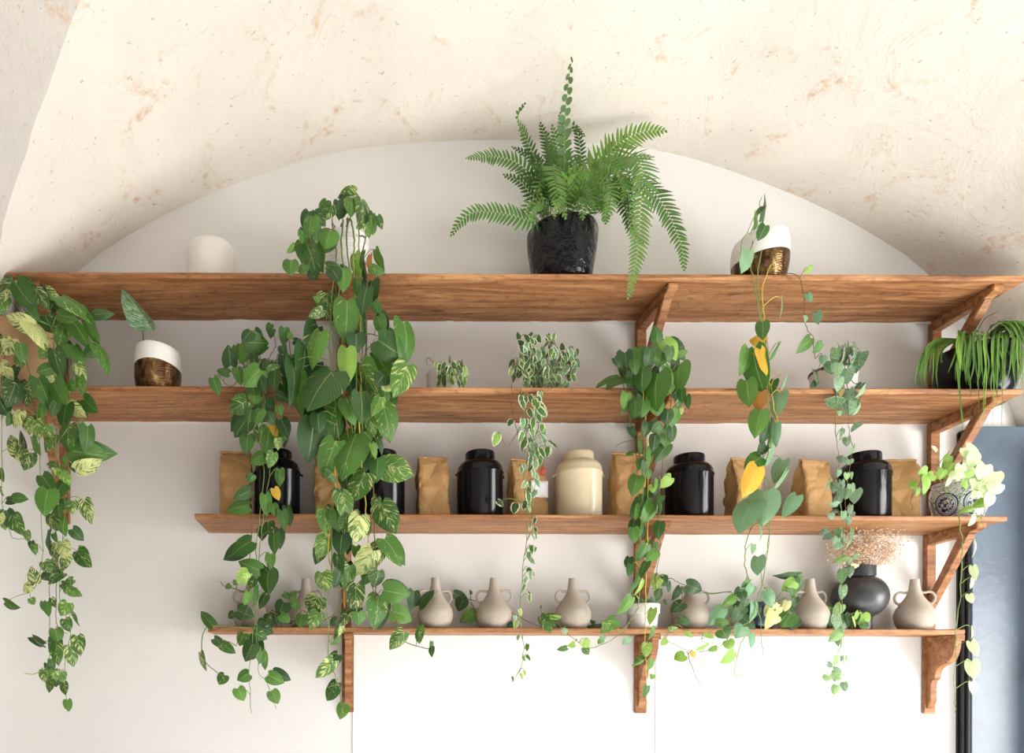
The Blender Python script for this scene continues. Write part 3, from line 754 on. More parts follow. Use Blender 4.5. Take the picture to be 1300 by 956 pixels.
# ---- C: dark pothos, second shelf
C0 = at_shelf(2, 335, 2.74)
eC = empty('potted_pothos', C0, 'dark green pothos on the second shelf, hanging left of the biggest pothos', 'potted plant', 'trailing potted plants')
lathe_part(pot_profile(.075, .058, .13), 'pot', M['concrete'], eC); soil(eC, .066, .11)
LC = parse([(250,400,8.667, '''590 190 500 290 130 0d; 640 170 720 250 80 0d; 540 300 790 310 190 0; 370 550 345 330 150 0d; 480 330 480 540 90 0; 350 640 215 600 90 .2; 440 590 490 750 110 0; 180 700 240 870 110 .1; 690 610 520 780 210 .1;
620 440 650 590 90 0d; 780 600 920 560 60 1; 860 610 850 840 120 0; 960 150 960 320 110 0; 1000 220 1070 240 80 .2; 930 340 970 430 90 0d; 950 450 980 700 120 0d; 1150 360 1200 440 70 0; 1050 450 1080 520 60 0;
1070 610 1100 760 70 .8; 620 800 640 960 150 .1; 880 880 1030 940 100 0d; 1130 700 1090 1100 150 0; 980 700 1060 900 100 0d; 830 160 800 250 80 0; 760 500 700 600 90 0d; 560 420 470 520 90 0; 1020 560 1010 700 90 0d; 700 700 740 850 100 0d'''),
(250,500,8.667, '''640 20 610 110 140 .1; 540 80 360 200 180 .8; 750 60 720 310 190 .6; 900 140 930 240 90 .4; 560 280 410 470 180 .5; 930 290 1010 465 140 0d; 560 460 540 650 150 .1; 820 350 880 460 100 0y; 790 390 760 650 190 .2;
640 380 660 550 70 1; 890 500 890 610 80 1.5; 840 650 795 810 110 .9; 730 680 585 750 150 0; 980 520 950 600 40 .2; 580 890 600 950 90 0; 910 840 910 1020 100 .8; 700 180 640 330 120 .2; 600 180 560 320 120 0; 780 220 860 330 100 0d'''),
(250,600,8.667, '''620 30 560 110 80 0; 590 200 410 280 120 .2; 560 370 325 410 160 0; 750 250 770 470 120 .2; 850 180 900 300 90 1y; 830 350 860 470 110 0; 940 430 965 630 110 .1; 790 550 790 680 130 .6; 850 680 850 890 120 0; 590 760 380 905 190 0'''),
(240,690,5.3125, '''550 75 545 180 65 .8; 470 180 335 120 100 .2; 400 200 330 270 90 1.2l; 540 190 525 335 120 .1; 440 240 400 300 60 1; 320 255 300 280 35 0; 450 290 450 420 30 .3; 400 330 380 420 40 .5; 520 350 470 440 60 .2;
330 450 430 500 100 .3 @2.66; 160 550 75 460 70 .4 @2.7; 80 740 110 860 50 1.4; 240 890 200 950 75 1; 220 680 310 735 65 .7; 370 610 340 690 80 .8; 430 600 520 640 100 .7; 430 680 375 795 100 .4; 480 700 490 810 50 .4; 400 880 325 920 80 .1;
540 890 640 940 85 .6; 540 490 530 590 45 .8 @2.7; 300 470 260 500 50 0 @2.72; 640 400 600 480 100 .2 @2.74; 580 460 600 560 80 0d @2.74; 640 340 690 370 40 0 @2.75; 700 330 715 380 40 0 @2.75; 330 980 370 1060 80 .4; 560 1000 600 1080 80 .4; 500 500 560 560 80 0d @2.74; 620 480 680 530 70 .3 @2.73''')])
VC = [('vine_brown', .0019, [(335,470,2.7),(322,462,2.62),(318,480),(315,540),(318,600),(320,660),(318,700),(314,730),(316,765),(304,795),(300,820)]),
      ('vine', .002, [(340,470,2.7),(336,465,2.62),(334,500),(332,560),(335,600),(330,650),(325,700),(330,730),(326,760),(322,800),(318,835),(317,870),(319,905)]),
      ('vine', .0018, [(345,470,2.7),(350,470,2.6),(352,520),(345,580),(338,630),(330,690),(326,740),(325,790),(328,835),(329,855),(340,868),(350,900)]),
      ('vine_brown', .0018, [(330,470,2.7),(310,465,2.62),(300,485),(290,490),(276,475)]),
      ('vine_brown', .0018, [(345,460,2.7),(365,452,2.64),(385,448),(388,470),(372,520)]),
      ('vine_brown', .0022, [(326,740),(312,752),(300,748),(285,744),(279,738)]),
      ('vine', .0026, [(345,798,2.74),(300,796,2.73),(263,796,2.71),(256,825,2.66),(262,842,2.66),(281,858,2.66)]),
      ('vine_brown', .002, [(336,770,2.7),(352,780,2.74),(380,788,2.75),(400,792,2.75)]),
      ('vine_brown', .0016, [(350,440,2.66),(340,455,2.62),(322,458,2.6),(312,470,2.6)])]
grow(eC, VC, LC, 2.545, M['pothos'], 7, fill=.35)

# ---- slanted two-tone pot with a single leaf, second shelf
T0 = at_shelf(2, 200.5, 2.69)
eT = empty('potted_seedling', T0, 'white and bronze slanted pot holding one upright striped leaf', 'potted plant')
def warp1(x, y, z):
    if z > .05: z = z - ((z-.05)/.13)*(.0115*max(0, (x+.03)/.08)**1.3)
    return x, y, z
lathe_part([(.001,.002),(.058,0),(.066,.004),(.079,.032),(.0835,.065),(.0835,.11),(.081,.15),(.0785,.170),(.076,.1725),(.073,.170),(.073,.15),(.001,.14)], 'pot', twotone('bronze_dipped_stoneware', -.11, .106, 1.5), eT, 64, warp1)
mb = MB(T0); mb.tube(smooth_path([P(183,442,2.70), P(182,430,2.69), P(180,412,2.675)], 4), .003, 7, .002); mb.build('leaf_stalk', M['vine_brown'], eT)
mb = MB(T0); add_leaf(mb, P(192,421,2.67), P(153,377,2.66), 25*2.7/F, .7, 'd', random.Random(2), narrow=True, fold=.6, drop=-.1); mb.c = [(.075,.20,.055,.5)]*len(mb.c); mb.build('leaf', M['satin'], eT)

# ---- slanted two-tone pot with a climbing vine, top shelf (F)
F0 = at_shelf(1, 964.5, 2.695)
eF = empty('potted_philodendron', F0, 'white and bronze slanted pot on the top shelf, its long vine bearing yellow leaves', 'potted plant', 'trailing potted plants')
def warp2(x, y, z):
    if z > .04: z = z*1.07 + ((z-.04)/.13)*(x*.17)
    return x, y, z
lathe_part([(.001,.002),(.060,0),(.070,.004),(.086,.035),(.0935,.07),(.0955,.10),(.094,.14),(.089,.165),(.085,.172),(.080,.169),(.080,.15),(.001,.14)], 'pot', twotone('bronze_dipped_stoneware_wide', .13, .10, 0), eF, 64, warp2)
soil(eF, .076, .145)
LF = parse([(910,230,7.357, '''415 370 470 120 80 0; 430 240 370 310 40 0; 370 310 370 460 70 .3; 450 420 390 550 100 .1; 300 660 240 855 130 0p; 850 810 880 850 70 .4l'''),
(920,360,6.83, '''330 340 330 480 90 .3; 345 510 225 480 120 0y; 310 580 370 790 90 0y; 200 570 150 790 130 0; 250 590 330 940 125 0; 190 850 215 1060 130 0; 490 120 485 310 25 0p; 470 520 390 690 35 0; 540 780 490 950 30 0p; 430 840 400 950 50 0;
720 90 750 160 50 0p; 700 280 705 335 40 0p; 800 250 810 350 40 0p; 740 480 650 590 90 0; 840 520 770 600 70 .2; 850 630 850 700 50 0p'''),
(920,490,6.375, '''450 60 400 240 80 0p; 290 210 250 390 120 0; 350 270 310 460 110 0d; 420 310 410 490 50 0p; 380 420 350 520 60 0; 330 480 270 560 80 0d; 390 500 345 650 60 0p; 290 580 170 660 135 0; 260 665 160 890 150 0y; 470 610 400 780 80 0p; 500 690 390 850 50 0p; 290 60 265 200 60 0o'''),
(920,620,6.825, '''345 40 330 310 200 .1p; 250 120 110 350 135 0p; 620 70 510 240 100 0p; 310 330 320 460 60 .5p; 250 490 240 570 50 0p; 290 600 280 750 65 0p; 210 790 150 860 50 0; 240 850 180 930 80 0p'''),
(840,700,5.624, '''520 330 440 390 60 .8; 560 270 520 330 60 0; 570 290 590 350 60 0; 640 250 600 320 60 0p; 600 340 590 400 70 .2; 560 420 520 500 75 0d; 660 370 660 505 70 0p; 750 290 790 400 70 0p; 430 410 350 520 90 .2p; 400 500 490 520 50 0;
430 560 470 620 90 .5; 580 540 530 620 90 0p; 640 590 640 690 60 0p; 470 640 500 700 70 .5l; 510 720 440 800 80 0l; 390 690 330 710 40 0l; 330 660 240 710 30 0l; 310 590 380 615 40 0l; 160 740 90 770 70 0l; 30 630 0 670 45 0l; 220 720 235 760 35 0y; 60 560 120 545 30 1.5''')])
VF = [('vine', .0021, [(966,320,2.7),(972,300,2.64),(962,350,2.58),(966,395),(972,440),(976,480),(975,520),(978,560),(970,600),(977,620),(975,690),(968,740),(960,765),(966,790),(968,832)]),
      ('vine_yellow', .002, [(970,310,2.7),(980,330,2.62),(968,365),(970,400),(974,430),(976,470),(980,500),(986,536),(990,550)]),
      ('vine', .0018, [(958,660),(947,690),(946,715),(948,735),(940,770),(934,790),(930,800),(915,820),(880,828),(850,815),(838,810)]),
      ('vine', .0018, [(960,320,2.7),(958,300,2.64),(952,330,2.6),(960,370),(966,420),(962,480),(965,520),(969,580),(972,640),(976,690),(966,720),(970,748)]),
      ('vine', .0019, [(966,300,2.7),(968,285,2.64),(964,265,2.62),(967,250,2.62)]),
      ('vine', .0018, [(960,300,2.68),(950,296,2.63),(942,305,2.6),(940,325,2.6)]),
      ('vine_brown', .0016, [(985,348,2.6),(1008,348,2.57),(1016,356),(1021,380),(1021,400),(1024,415),(1032,430),(1033,448),(1036,455)]),
      ('vine', .0018, [(934,760),(928,752,2.62),(905,753,2.66),(893,752,2.7)]),
      ('vine_brown', .0016, [(873,828),(880,850),(890,872)]),
      ('vine', .0018, [(948,800),(940,820),(934,842),(933,858),(946,856)]),
      ('vine', .0018, [(962,765),(950,790),(930,796),(905,800),(890,812)])]
grow(eF, VF, LF, 2.55, M['pothos'], 9)

# ---- E: pothos on the right-middle bracket, second shelf
E0 = at_shelf(2, 824, 2.745)
eE = empty('potted_pothos', E0, 'pothos in a small grey pot on the second shelf, hanging over the middle bracket', 'potted plant', 'trailing potted plants')
lathe_part(pot_profile(.062, .05, .135), 'pot', M['concrete'], eE); soil(eE, .054, .115)
LE = parse([(770,410,8.69, '''560 200 545 20 120 .1; 640 200 790 380 180 0l; 800 350 905 310 60 .6; 200 340 220 640 190 .3d; 90 390 150 480 70 0d; 350 290 380 520 130 0; 210 620 0 710 120 .3; 600 270 570 480 200 .3; 700 270 700 430 120 .5; 760 400 740 540 100 0d;
280 560 250 720 120 .4; 400 520 390 760 150 .4; 570 580 540 960 150 .2; 650 480 740 680 110 0; 810 470 780 770 130 0; 620 650 640 800 80 .5; 700 690 670 790 90 .8; 220 780 200 940 120 0; 400 830 400 1050 140 .2; 320 860 310 1030 110 0; 830 740 830 880 60 .2; 790 800 800 950 90 .8;
480 300 440 480 120 0d; 300 420 330 560 100 .2; 640 560 600 700 110 0d'''),
(770,510,7.35, '''170 40 150 120 50 0; 340 0 330 140 120 .2; 250 0 290 140 90 0d; 470 0 480 130 110 0; 570 80 560 220 120 0d; 670 70 570 240 110 0; 700 60 700 120 30 2; 610 240 620 370 80 0d; 220 240 270 330 80 0d; 500 220 420 280 80 0; 560 310 540 420 110 .6; 570 400 455 550 110 .1;
310 350 310 520 75 0; 240 480 180 490 40 0; 400 460 390 680 80 0; 310 540 300 640 60 .3; 390 640 400 720 60 0; 290 700 240 870 120 .1; 600 710 500 800 95 .5l; 470 730 460 860 60 .2; 420 780 440 850 60 .8l; 380 820 370 950 70 0; 510 880 470 960 60 0; 380 200 350 330 90 .3d; 450 320 440 450 90 0d; 360 560 350 680 70 0d'''),
(770,630,7.35, '''310 90 290 210 80 0; 430 70 330 240 140 .1; 500 10 500 210 70 .3; 340 250 330 400 70 .1; 250 300 260 430 80 .1; 500 250 470 400 70 0; 460 430 470 520 50 .5; 370 460 290 610 110 0; 460 520 370 610 90 .3; 230 640 205 750 60 0; 370 620 310 750 50 .1; 300 740 230 920 60 .1; 340 790 290 930 50 .8l;
480 740 450 870 85 1.2l; 530 750 540 840 70 0d; 490 870 460 955 60 .2'''),
(690,740,6.842, '''760 130 670 270 90 .3; 620 320 500 430 100 1; 950 230 920 360 50 .8l; 960 390 930 500 50 .2; 900 530 890 640 70 1.2l; 870 630 790 690 40 1; 940 670 920 760 50 .3; 950 800 940 840 50 .2; 350 500 400 560 80 1.2l; 270 530 210 550 50 1.2l; 190 400 180 450 50 .8p;
520 460 500 500 50 .3p; 740 480 690 540 60 .2p; 40 330 10 400 80 1 @2.72; 60 320 100 380 60 .6 @2.72; 900 900 880 1000 60 .4''')])
VE = [('vine', .002, [(826,460,2.7),(830,445,2.62),(824,480),(820,520),(818,580),(816,620),(814,660),(812,720),(811,760),(806,780,2.6),(795,795),(780,810),(760,820),(748,822),(730,812),(716,800)]),
      ('vine_yellow', .0019, [(822,460,2.7),(818,450,2.62),(816,500),(822,560),(823,600),(822,680),(820,720),(820,760),(818,800),(820,830),(820,862),(822,900)]),
      ('vine_brown', .0018, [(830,460,2.7),(846,440,2.62),(852,480),(850,530),(842,580),(836,640),(838,690),(832,740),(838,760)]),
      ('vine_brown', .0017, [(820,460,2.7),(800,445,2.63),(792,480),(794,510),(806,560),(812,640)]),
      ('vine_brown', .0017, [(812,560),(800,560),(790,562),(782,567)])]
grow(eE, VE, LE, 2.535, M['pothos'], 13, fill=.45)

# ---- D: small cream-edged plant, second shelf
D0 = at_shelf(2, 690, 2.745)
eD = empty('potted_ivy', D0, 'small-leaved cream-edged trailing plant in the middle of the second shelf', 'potted plant', 'trailing potted plants')
lathe_part(pot_profile(.07, .055, .12), 'pot', M['concrete'], eD); soil(eD, .06, .1)
rng = random.Random(21); LD = []
for i in range(190):
    a = rng.uniform(0, 2*PI); r = rng.random()**.5
    x = 692+43*r*math.cos(a); y = 463+35*r*math.sin(a)
    if x < 668 and y > 475 and rng.random() < .5: continue
    if x > 705 and y < 440 and rng.random() < .8: continue
    th = rng.uniform(-.7, .7) + (PI if y < 440 and rng.random() < .7 else 0); L = rng.uniform(7, 11)
    LD.append((x, y, x+L*math.sin(th), y+L*math.cos(th), L*.62, .8, rng.choice(['', '', 'p']), 2.60 + .1*rng.random()))
for x, y, dx, dy in ((659,424,-2,-9),(672,424,3,-10),(684,428,0,-10),(695,427,2,-11),(702,430,2,-10),(714,438,-1,-10),(731,444,4,-9),(722,444,3,-8),(664,432,-6,-6)):
    LD.append((x, y+6, x+dx, y+dy+6, 7, .8, '', 2.68))
trail = [(662,500),(665,540),(671,575),(665,600),(667,640),(669,680),(664,720),(661,760),(662,800),(665,825),(660,850),(650,866)]
def along(trail, n, sx, lo, hi, s, rng, typs=('',), v=.8, dens=None):
    out = []; pts = smooth_path([Vector((a, b, 0)) for a, b in trail], 8)
    for i in range(n):
        p = pts[int((i+rng.random())/n*(len(pts)-1))]
        d = rng.uniform(*sx); th = rng.uniform(-.6, .6); L = rng.uniform(lo, hi)
        x = p.x+d; y = p.y+rng.uniform(-3, 3)
        out.append((x, y, x+L*math.sin(th)+.2*d, y+L*math.cos(th), L*s, v, rng.choice(typs), None))
    return out
LD += along(trail[:3], 44, (-6, 30), 9, 13, .62, rng, ('', '', 'p'))
LD += along(trail[2:5], 20, (-6, 18), 8, 12, .6, rng, ('', 'p'))
LD += along(trail[4:8], 17, (2, 13), 7, 11, .5, rng, ('', 'p'))
LD += along(trail[7:], 10, (-8, 7), 6, 9, .6, rng, ('l', '', 'p'))
LD += [(632,552,627,566,11,.3,'l',None), (650,534,645,540,8,1,'',None), (655,640,652,652,10,.6,'',2.58), (632,636,640,642,8,.2,'d',2.6)]
VD = [('vine', .0018, [(690,480,2.7),(668,478,2.62)] + trail),
      ('vine_brown', .0015, [(680,480,2.7),(655,462,2.62),(650,490),(650,520),(656,545),(668,575)]),
      ('vine', .0015, [(692,480,2.7),(690,478,2.62),(688,510),(684,540),(676,566),(680,600),(676,650),(672,670)]),
      ('vine_brown', .0015, [(664,536),(650,560),(643,566),(638,558),(633,554)]),
      ('vine_brown', .0015, [(688,470,2.72),(695,450,2.69),(702,432,2.68)]),
      ('vine_brown', .0015, [(684,470,2.72),(674,450,2.69),(670,430,2.68)]),
      ('vine', .0015, [(696,470,2.72),(718,460,2.69),(728,445,2.67)])]
grow(eD, VD, LD, 2.56, M['cream_edge'], 15, jit=.03)

# ---- small white pot with a tiny trailing plant, second shelf
H0 = at_shelf(2, 566, 2.75)
eH = empty('potted_ivy', H0, 'tiny trailing plant in a pale round-cornered pot right of the biggest pothos, second shelf', 'potted plant', 'trailing potted plants')
lathe_part(pot_profile(.072, .068, .112, round_=.006), 'pot', M['white_ceramic'], eH); soil(eH, .062, .095)
rng = random.Random(33); LH = []
for i in range(46):
    x = rng.uniform(554, 591); y = rng.uniform(459, 478) + (8 if rng.random() < .25 else 0); L = rng.uniform(6, 11); th = rng.uniform(-.5, .5)
    LH.append((x, y, x+L*math.sin(th), y+L*math.cos(th), L*.55, .6, rng.choice(['', 'l', '']), rng.uniform(2.63, 2.68)))
LH += [(564,478,564,492,6,.4,'',2.64), (585,477,585,489,4,.2,'',2.64), (571,460,571,450,3,0,'l',2.66)]
VH = [('vine_brown', .0012, [(560,470,2.72),(550,460,2.69),(544,454,2.68),(541,458,2.68),(543,464,2.68)]), ('vine', .0014, [(566,475,2.72),(565,460,2.66),(563,480,2.645),(564,490,2.645)]),
      ('vine_brown', .0012, [(570,475,2.72),(573,462,2.67),(572,480,2.65),(575,486,2.65),(580,474,2.65)]), ('vine', .0014, [(572,472,2.72),(584,458,2.68),(588,468,2.65),(585,480,2.65)])]
grow(eH, VH, LH, 2.66, M['cream_edge'], 17, jit=.01)

# ---- G: silver-spotted vine, second shelf
G0 = at_shelf(2, 1058, 2.75)
eG = empty('potted_satin_vine', G0, 'silver-spotted trailing plant in a white pot, hanging before the rightmost canister', 'potted plant', 'trailing potted plants')
lathe_part(pot_profile(.078, .066, .115), 'pot', M['white_ceramic'], eG)
lathe_part([(.079,.1155),(.081,.116),(.081,.122),(.076,.123),(.074,.118)], 'dark_rim', M['black_paint'], eG)
soil(eG, .068, .1)
LG = parse([(1010,420,7.35, '''420 270 420 100 50 0 @2.62; 380 170 380 300 80 0 @2.6; 460 130 460 330 60 0 @2.6; 490 130 480 340 50 0 @2.6; 510 220 520 140 70 0 @2.62; 560 180 530 360 60 0 @2.58; 625 210 560 360 70 0 @2.6; 600 220 590 330 50 0 @2.62; 330 290 340 400 90 0; 400 310 390 430 90 0; 410 440 400 560 80 0p;
490 360 480 480 60 0p; 480 400 440 500 60 0; 170 370 220 510 60 0 @2.62; 200 470 140 535 50 0 @2.62; 430 680 275 640 75 0; 430 500 430 620 55 0y; 490 560 480 760 70 0p; 540 660 510 780 80 0; 650 520 580 630 50 0p; 600 700 540 790 40 0p; 570 580 590 620 40 0; 600 860 520 920 40 0p; 410 750 415 800 40 0; 440 920 430 980 40 0;
550 120 590 260 60 0 @2.6; 430 150 440 300 50 0d @2.64; 350 190 340 280 60 0 @2.62; 500 250 500 360 60 0 @2.6; 255 240 260 310 50 0p'''),
(1030,540,5.975, '''240 30 215 120 45 0; 270 95 270 160 50 0; 325 165 290 230 40 0; 240 240 220 280 60 0; 215 340 210 390 50 0; 270 365 265 415 45 0l; 140 410 110 510 45 0; 300 450 310 520 50 0; 340 490 320 590 45 0p; 240 500 230 560 60 0d; 280 490 260 560 50 0; 200 600 140 600 30 0p; 150 670 160 715 50 0p;
245 655 255 715 55 0; 300 610 295 680 40 0; 150 830 90 860 45 0d; 190 790 220 850 60 0; 210 860 190 940 80 0; 310 800 300 930 55 0; 260 860 250 890 30 0; 230 420 240 500 50 0; 210 470 250 540 50 0d'''),
(1030,690,5.31, '''190 0 160 40 50 0; 230 90 150 130 40 0l; 260 100 260 130 40 0; 270 155 325 150 30 1c; 265 160 260 230 35 0; 210 180 200 270 35 0; 215 290 210 380 45 0; 200 415 150 490 55 0l; 170 490 170 580 70 0; 215 540 220 580 35 0; 190 600 120 660 60 0l; 200 640 205 740 40 0; 170 760 170 830 50 0l; 235 760 240 800 25 0l; 150 850 210 870 40 0; 160 870 190 925 50 0l; 110 890 100 930 50 0l;
170 960 150 1020 50 0l; 220 940 230 1000 40 0''')])
VG = [('vine', .0014, [(1062,470,2.72),(1066,455,2.64),(1063,490,2.58),(1060,540),(1065,580),(1062,620),(1070,660),(1070,700),(1069,760),(1070,800),(1071,850),(1070,900)]),
      ('vine_brown', .0012, [(1066,470,2.72),(1072,460,2.64),(1076,500),(1078,540),(1082,570),(1078,600),(1072,640),(1074,680),(1066,720),(1066,780)]),
      ('vine', .0013, [(1060,470,2.72),(1066,450,2.66),(1072,445,2.62),(1086,440,2.62)]),
      ('vine_brown', .0013, [(1055,470,2.72),(1040,470,2.66),(1036,478,2.63),(1032,488,2.63)]),
      ('vine_brown', .0013, [(1070,470,2.68),(1084,486,2.6),(1096,490,2.58),(1086,520),(1080,535)])]
grow(eG, VG, LG, 2.565, M['satin'], 19, fill=.5)

# ---- little pots and trailing greenery on the lowest shelf
W0 = at_shelf(4, 817.5, 2.80)
eW = empty('potted_succulent', W0, 'small white pot with a raised collar and dark leaves on the lowest shelf', 'potted plant')
lathe_part([(.001,.001),(.044,0),(.047,.004),(.050,.055),(.0545,.057),(.0555,.060),(.0565,.092),(.055,.094),(.051,.093),(.050,.07),(.001,.068)], 'pot', M['white_ceramic'], eW)
soil(eW, .049, .08)
mb = MB(W0); rng = random.Random(3)
for i in range(54):
    a = rng.uniform(0, 2*PI); r = .04*rng.random()**.5; b = W0+Vector((r*math.cos(a), r*math.sin(a), .085)); t = b+Vector((rng.uniform(-.022,.022), rng.uniform(-.02,.01), rng.uniform(.008,.034)))
    add_leaf(mb, b, t, .014, .5, rng.choice('dd') if i % 3 else 'p', rng, narrow=True)
mb.build('foliage', M['satin'], eW)

U0 = at_shelf(4, 964, 2.80)
eU = empty('potted_philodendron', U0, 'dark blue glazed pot with trailing and cream-speckled leaves on the lowest shelf', 'potted plant')
lathe_part(pot_profile(.066, .046, .098), 'pot', M['blue_glaze'], eU); soil(eU, .058, .08)
LU_ = parse([(840,700,5.624, '''580 480 680 550 85 0d @2.72; 770 390 740 460 45 1.5c @2.7; 830 380 790 440 50 1.5c @2.7; 800 430 760 550 80 1.8c @2.69; 840 400 835 450 50 2c @2.7; 900 360 880 430 50 2c @2.71; 830 470 820 520 50 2c @2.71; 920 450 860 540 110 0 @2.73; 940 480 920 560 90 0d @2.74; 900 410 930 500 80 0d @2.74;
960 170 800 180 40 0d @2.76; 990 170 900 200 50 0 @2.76; 950 220 870 280 90 .2l @2.75; 930 230 940 320 90 .1 @2.76; 990 210 960 300 80 .2 @2.76; 700 400 640 480 60 0d @2.74; 960 330 940 400 50 0d @2.77; 590 400 540 460 70 0 @2.73; 560 380 500 400 60 0d @2.73; 520 400 500 470 70 0 @2.73''')])
VU = [('vine', .0018, [(966,775,2.78),(972,752,2.74),(985,765,2.73),(1000,758,2.73),(1004,770,2.74),(990,790,2.73)]), ('vine', .0018, [(960,775,2.78),(950,765,2.74),(935,772,2.73),(925,790,2.73)]),
      ('vine', .0018, [(970,775,2.78),(990,755,2.77),(1000,742,2.76),(1012,732,2.76)])]
grow(eU, VU, LU_, 2.74, M['pothos'], 23, jit=.01)

def shelf_vine(px, Y, label, leaves, vines, seed):
    o = at_shelf(4, px, Y); e = empty('pothos_cutting', o, label, 'vine', 'vines lying along the lowest shelf'); grow(e, vines, leaves, Y, M['pothos'], seed, jit=.008)
shelf_vine(650, 2.76, 'dark pothos vine woven behind the middle taupe vases to the white pot', parse([(500,690,5.31, '''410 340 500 380 60 0d @2.85; 470 380 430 450 75 0d @2.84; 550 470 450 520 80 0 @2.83; 520 340 515 310 20 0 @2.84; 1000 500 1060 600 60 1 @2.73; 1050 500 1020 590 50 .8 @2.73; 1060 480 1130 500 30 .2 @2.72; 800 540 760 570 40 0d @2.75; 990 440 1000 410 15 0 @2.74'''),
    (690,740,6.842, '''510 380 380 390 50 0d @2.78; 60 300 160 300 40 .3l @2.72; 440 350 400 320 30 0d @2.8; 20 280 0 380 70 .8 @2.73''')]),
    [('vine_brown', .0018, [(566,752,2.86),(590,760,2.86),(610,764,2.86),(632,770,2.86),(650,778,2.8),(672,790,2.76),(692,798,2.75)]), ('vine_brown', .0018, [(598,764,2.86),(603,775,2.86),(607,790,2.85)]),
     ('vine_brown', .0018, [(650,778,2.8),(648,792,2.79),(640,798,2.79)]), ('vine', .0017, [(692,798,2.75),(688,780,2.74),(686,770,2.74)]), ('vine_brown', .0018, [(745,785,2.8),(755,794,2.79),(770,797,2.79),(790,797,2.8)])], 25)
shelf_vine(850, 2.78, 'dark-leaved vine hooked over the handle of the vase right of the white pot', parse([(840,700,5.624, '''180 240 295 280 95 0d @2.76; 0 180 40 240 60 0d @2.78; 130 260 80 350 50 0d @2.77; 150 370 70 430 75 0d @2.76; 130 480 205 520 60 .1 @2.74; 15 350 40 380 25 0d @2.76; 60 550 130 540 30 1.2l @2.72; 170 580 225 615 25 .8l @2.7''')]),
    [('vine_brown', .0018, [(828,748,2.76),(842,742,2.76),(850,734,2.77),(862,740,2.76),(872,744,2.76)]), ('vine_brown', .0018, [(866,744,2.76),(866,760,2.76),(862,790,2.74),(874,804,2.71)]), ('vine', .0017, [(892,752,2.76),(905,754,2.74),(930,750,2.7)])], 27)
shelf_vine(1060, 2.76, 'green vine curled at the foot of the round black vase', parse([(1030,690,5.31, '''120 430 110 490 60 0 @2.77; 100 530 60 560 70 0d @2.8; 230 480 260 560 50 0d @2.74; 340 480 350 560 80 0l @2.73; 320 470 290 560 50 .3l @2.73; 280 500 300 570 30 2c @2.72; 350 540 370 580 50 0 @2.73; 300 480 270 570 40 0d @2.74; 140 500 130 570 60 0d @2.76''')]),
    [('vine', .0018, [(1045,795,2.8),(1060,796,2.76),(1075,782,2.74),(1088,778,2.74),(1096,785,2.74)])], 29)

# ---- white jar behind: blue and white pot with lime plant, sunlit glare painted into its leaves
J0 = at_shelf(3, 1218, 2.74)
eJ = empty('potted_pothos', J0, 'lime plant tinted as sunlit in a blue and white patterned pot beside the blue door', 'potted plant', 'trailing potted plants')
jp = [(.001,.002),(.062,0),(.066,.003),(.073,.02),(.083,.05),(.089,.08),(.090,.10),(.088,.118),(.082,.130),(.083,.136),(.086,.139),(.082,.141),(.077,.137),(.076,.12),(.001,.118)]
lathe_part(jp, 'pot', M['delft'], eJ, 64); soil(eJ, .074, .126)
LJ = parse([(1150,550,6.829, '''520 130 640 260 110 0n; 600 180 560 300 100 0n; 690 280 640 400 120 0n; 770 340 720 470 120 0n; 820 440 730 520 110 0n; 640 420 600 560 110 0n; 740 540 700 640 110 0n; 670 600 650 720 90 0n; 480 280 470 420 90 0n; 560 300 520 420 100 0n; 700 400 690 520 120 0n; 540 240 500 330 100 0n;
380 200 330 300 70 0l; 400 260 370 350 80 0l; 330 320 290 400 80 0l; 390 380 360 460 50 0n; 265 150 225 105 35 0n; 180 330 110 350 80 0l; 180 380 190 520 90 0l; 240 360 180 400 80 0l; 60 420 80 490 60 0l; 690 590 590 640 75 0l; 570 650 470 680 50 0l; 760 430 800 520 100 0n; 640 260 700 330 110 0n; 590 400 640 500 100 0n; 660 500 760 560 110 0n; 430 340 400 400 60 0n;
500 420 540 480 60 0l; 540 330 560 390 60 0l; 620 380 640 420 50 0l; 110 480 100 540 40 0l; 600 720 560 800 60 0n'''),
(1080,640,4.155, '''655 195 665 275 30 0n; 645 330 660 400 22 0n; 645 395 640 445 28 0n; 625 478 638 525 20 0n; 640 650 645 715 22 0n; 635 728 670 803 30 0n; 640 830 650 925 42 0n; 640 940 660 1010 40 0n''')])
VJ = [('vine', .002, [(1218,640,2.7),(1220,628,2.64),(1217,650,2.6),(1221,700),(1219,750),(1214,800),(1212,867),(1213,905)]),
      ('vine', .0018, [(1215,640,2.7),(1222,590,2.66),(1228,575,2.64),(1240,600,2.62)]), ('vine', .0018, [(1212,640,2.7),(1200,610,2.66),(1204,585,2.64),(1210,580,2.64)]),
      ('vine', .0018, [(1208,640,2.7),(1190,600,2.66),(1195,585,2.65),(1206,572,2.64)]), ('vine_brown', .0015, [(1205,640,2.7),(1185,620,2.68),(1168,625,2.68),(1158,630,2.68),(1158,648,2.68)]),
      ('vine', .0018, [(1225,640,2.7),(1240,620,2.64),(1252,640,2.6),(1242,668,2.58)])]
grow(eJ, VJ, LJ, 2.60, M['pothos'], 31)

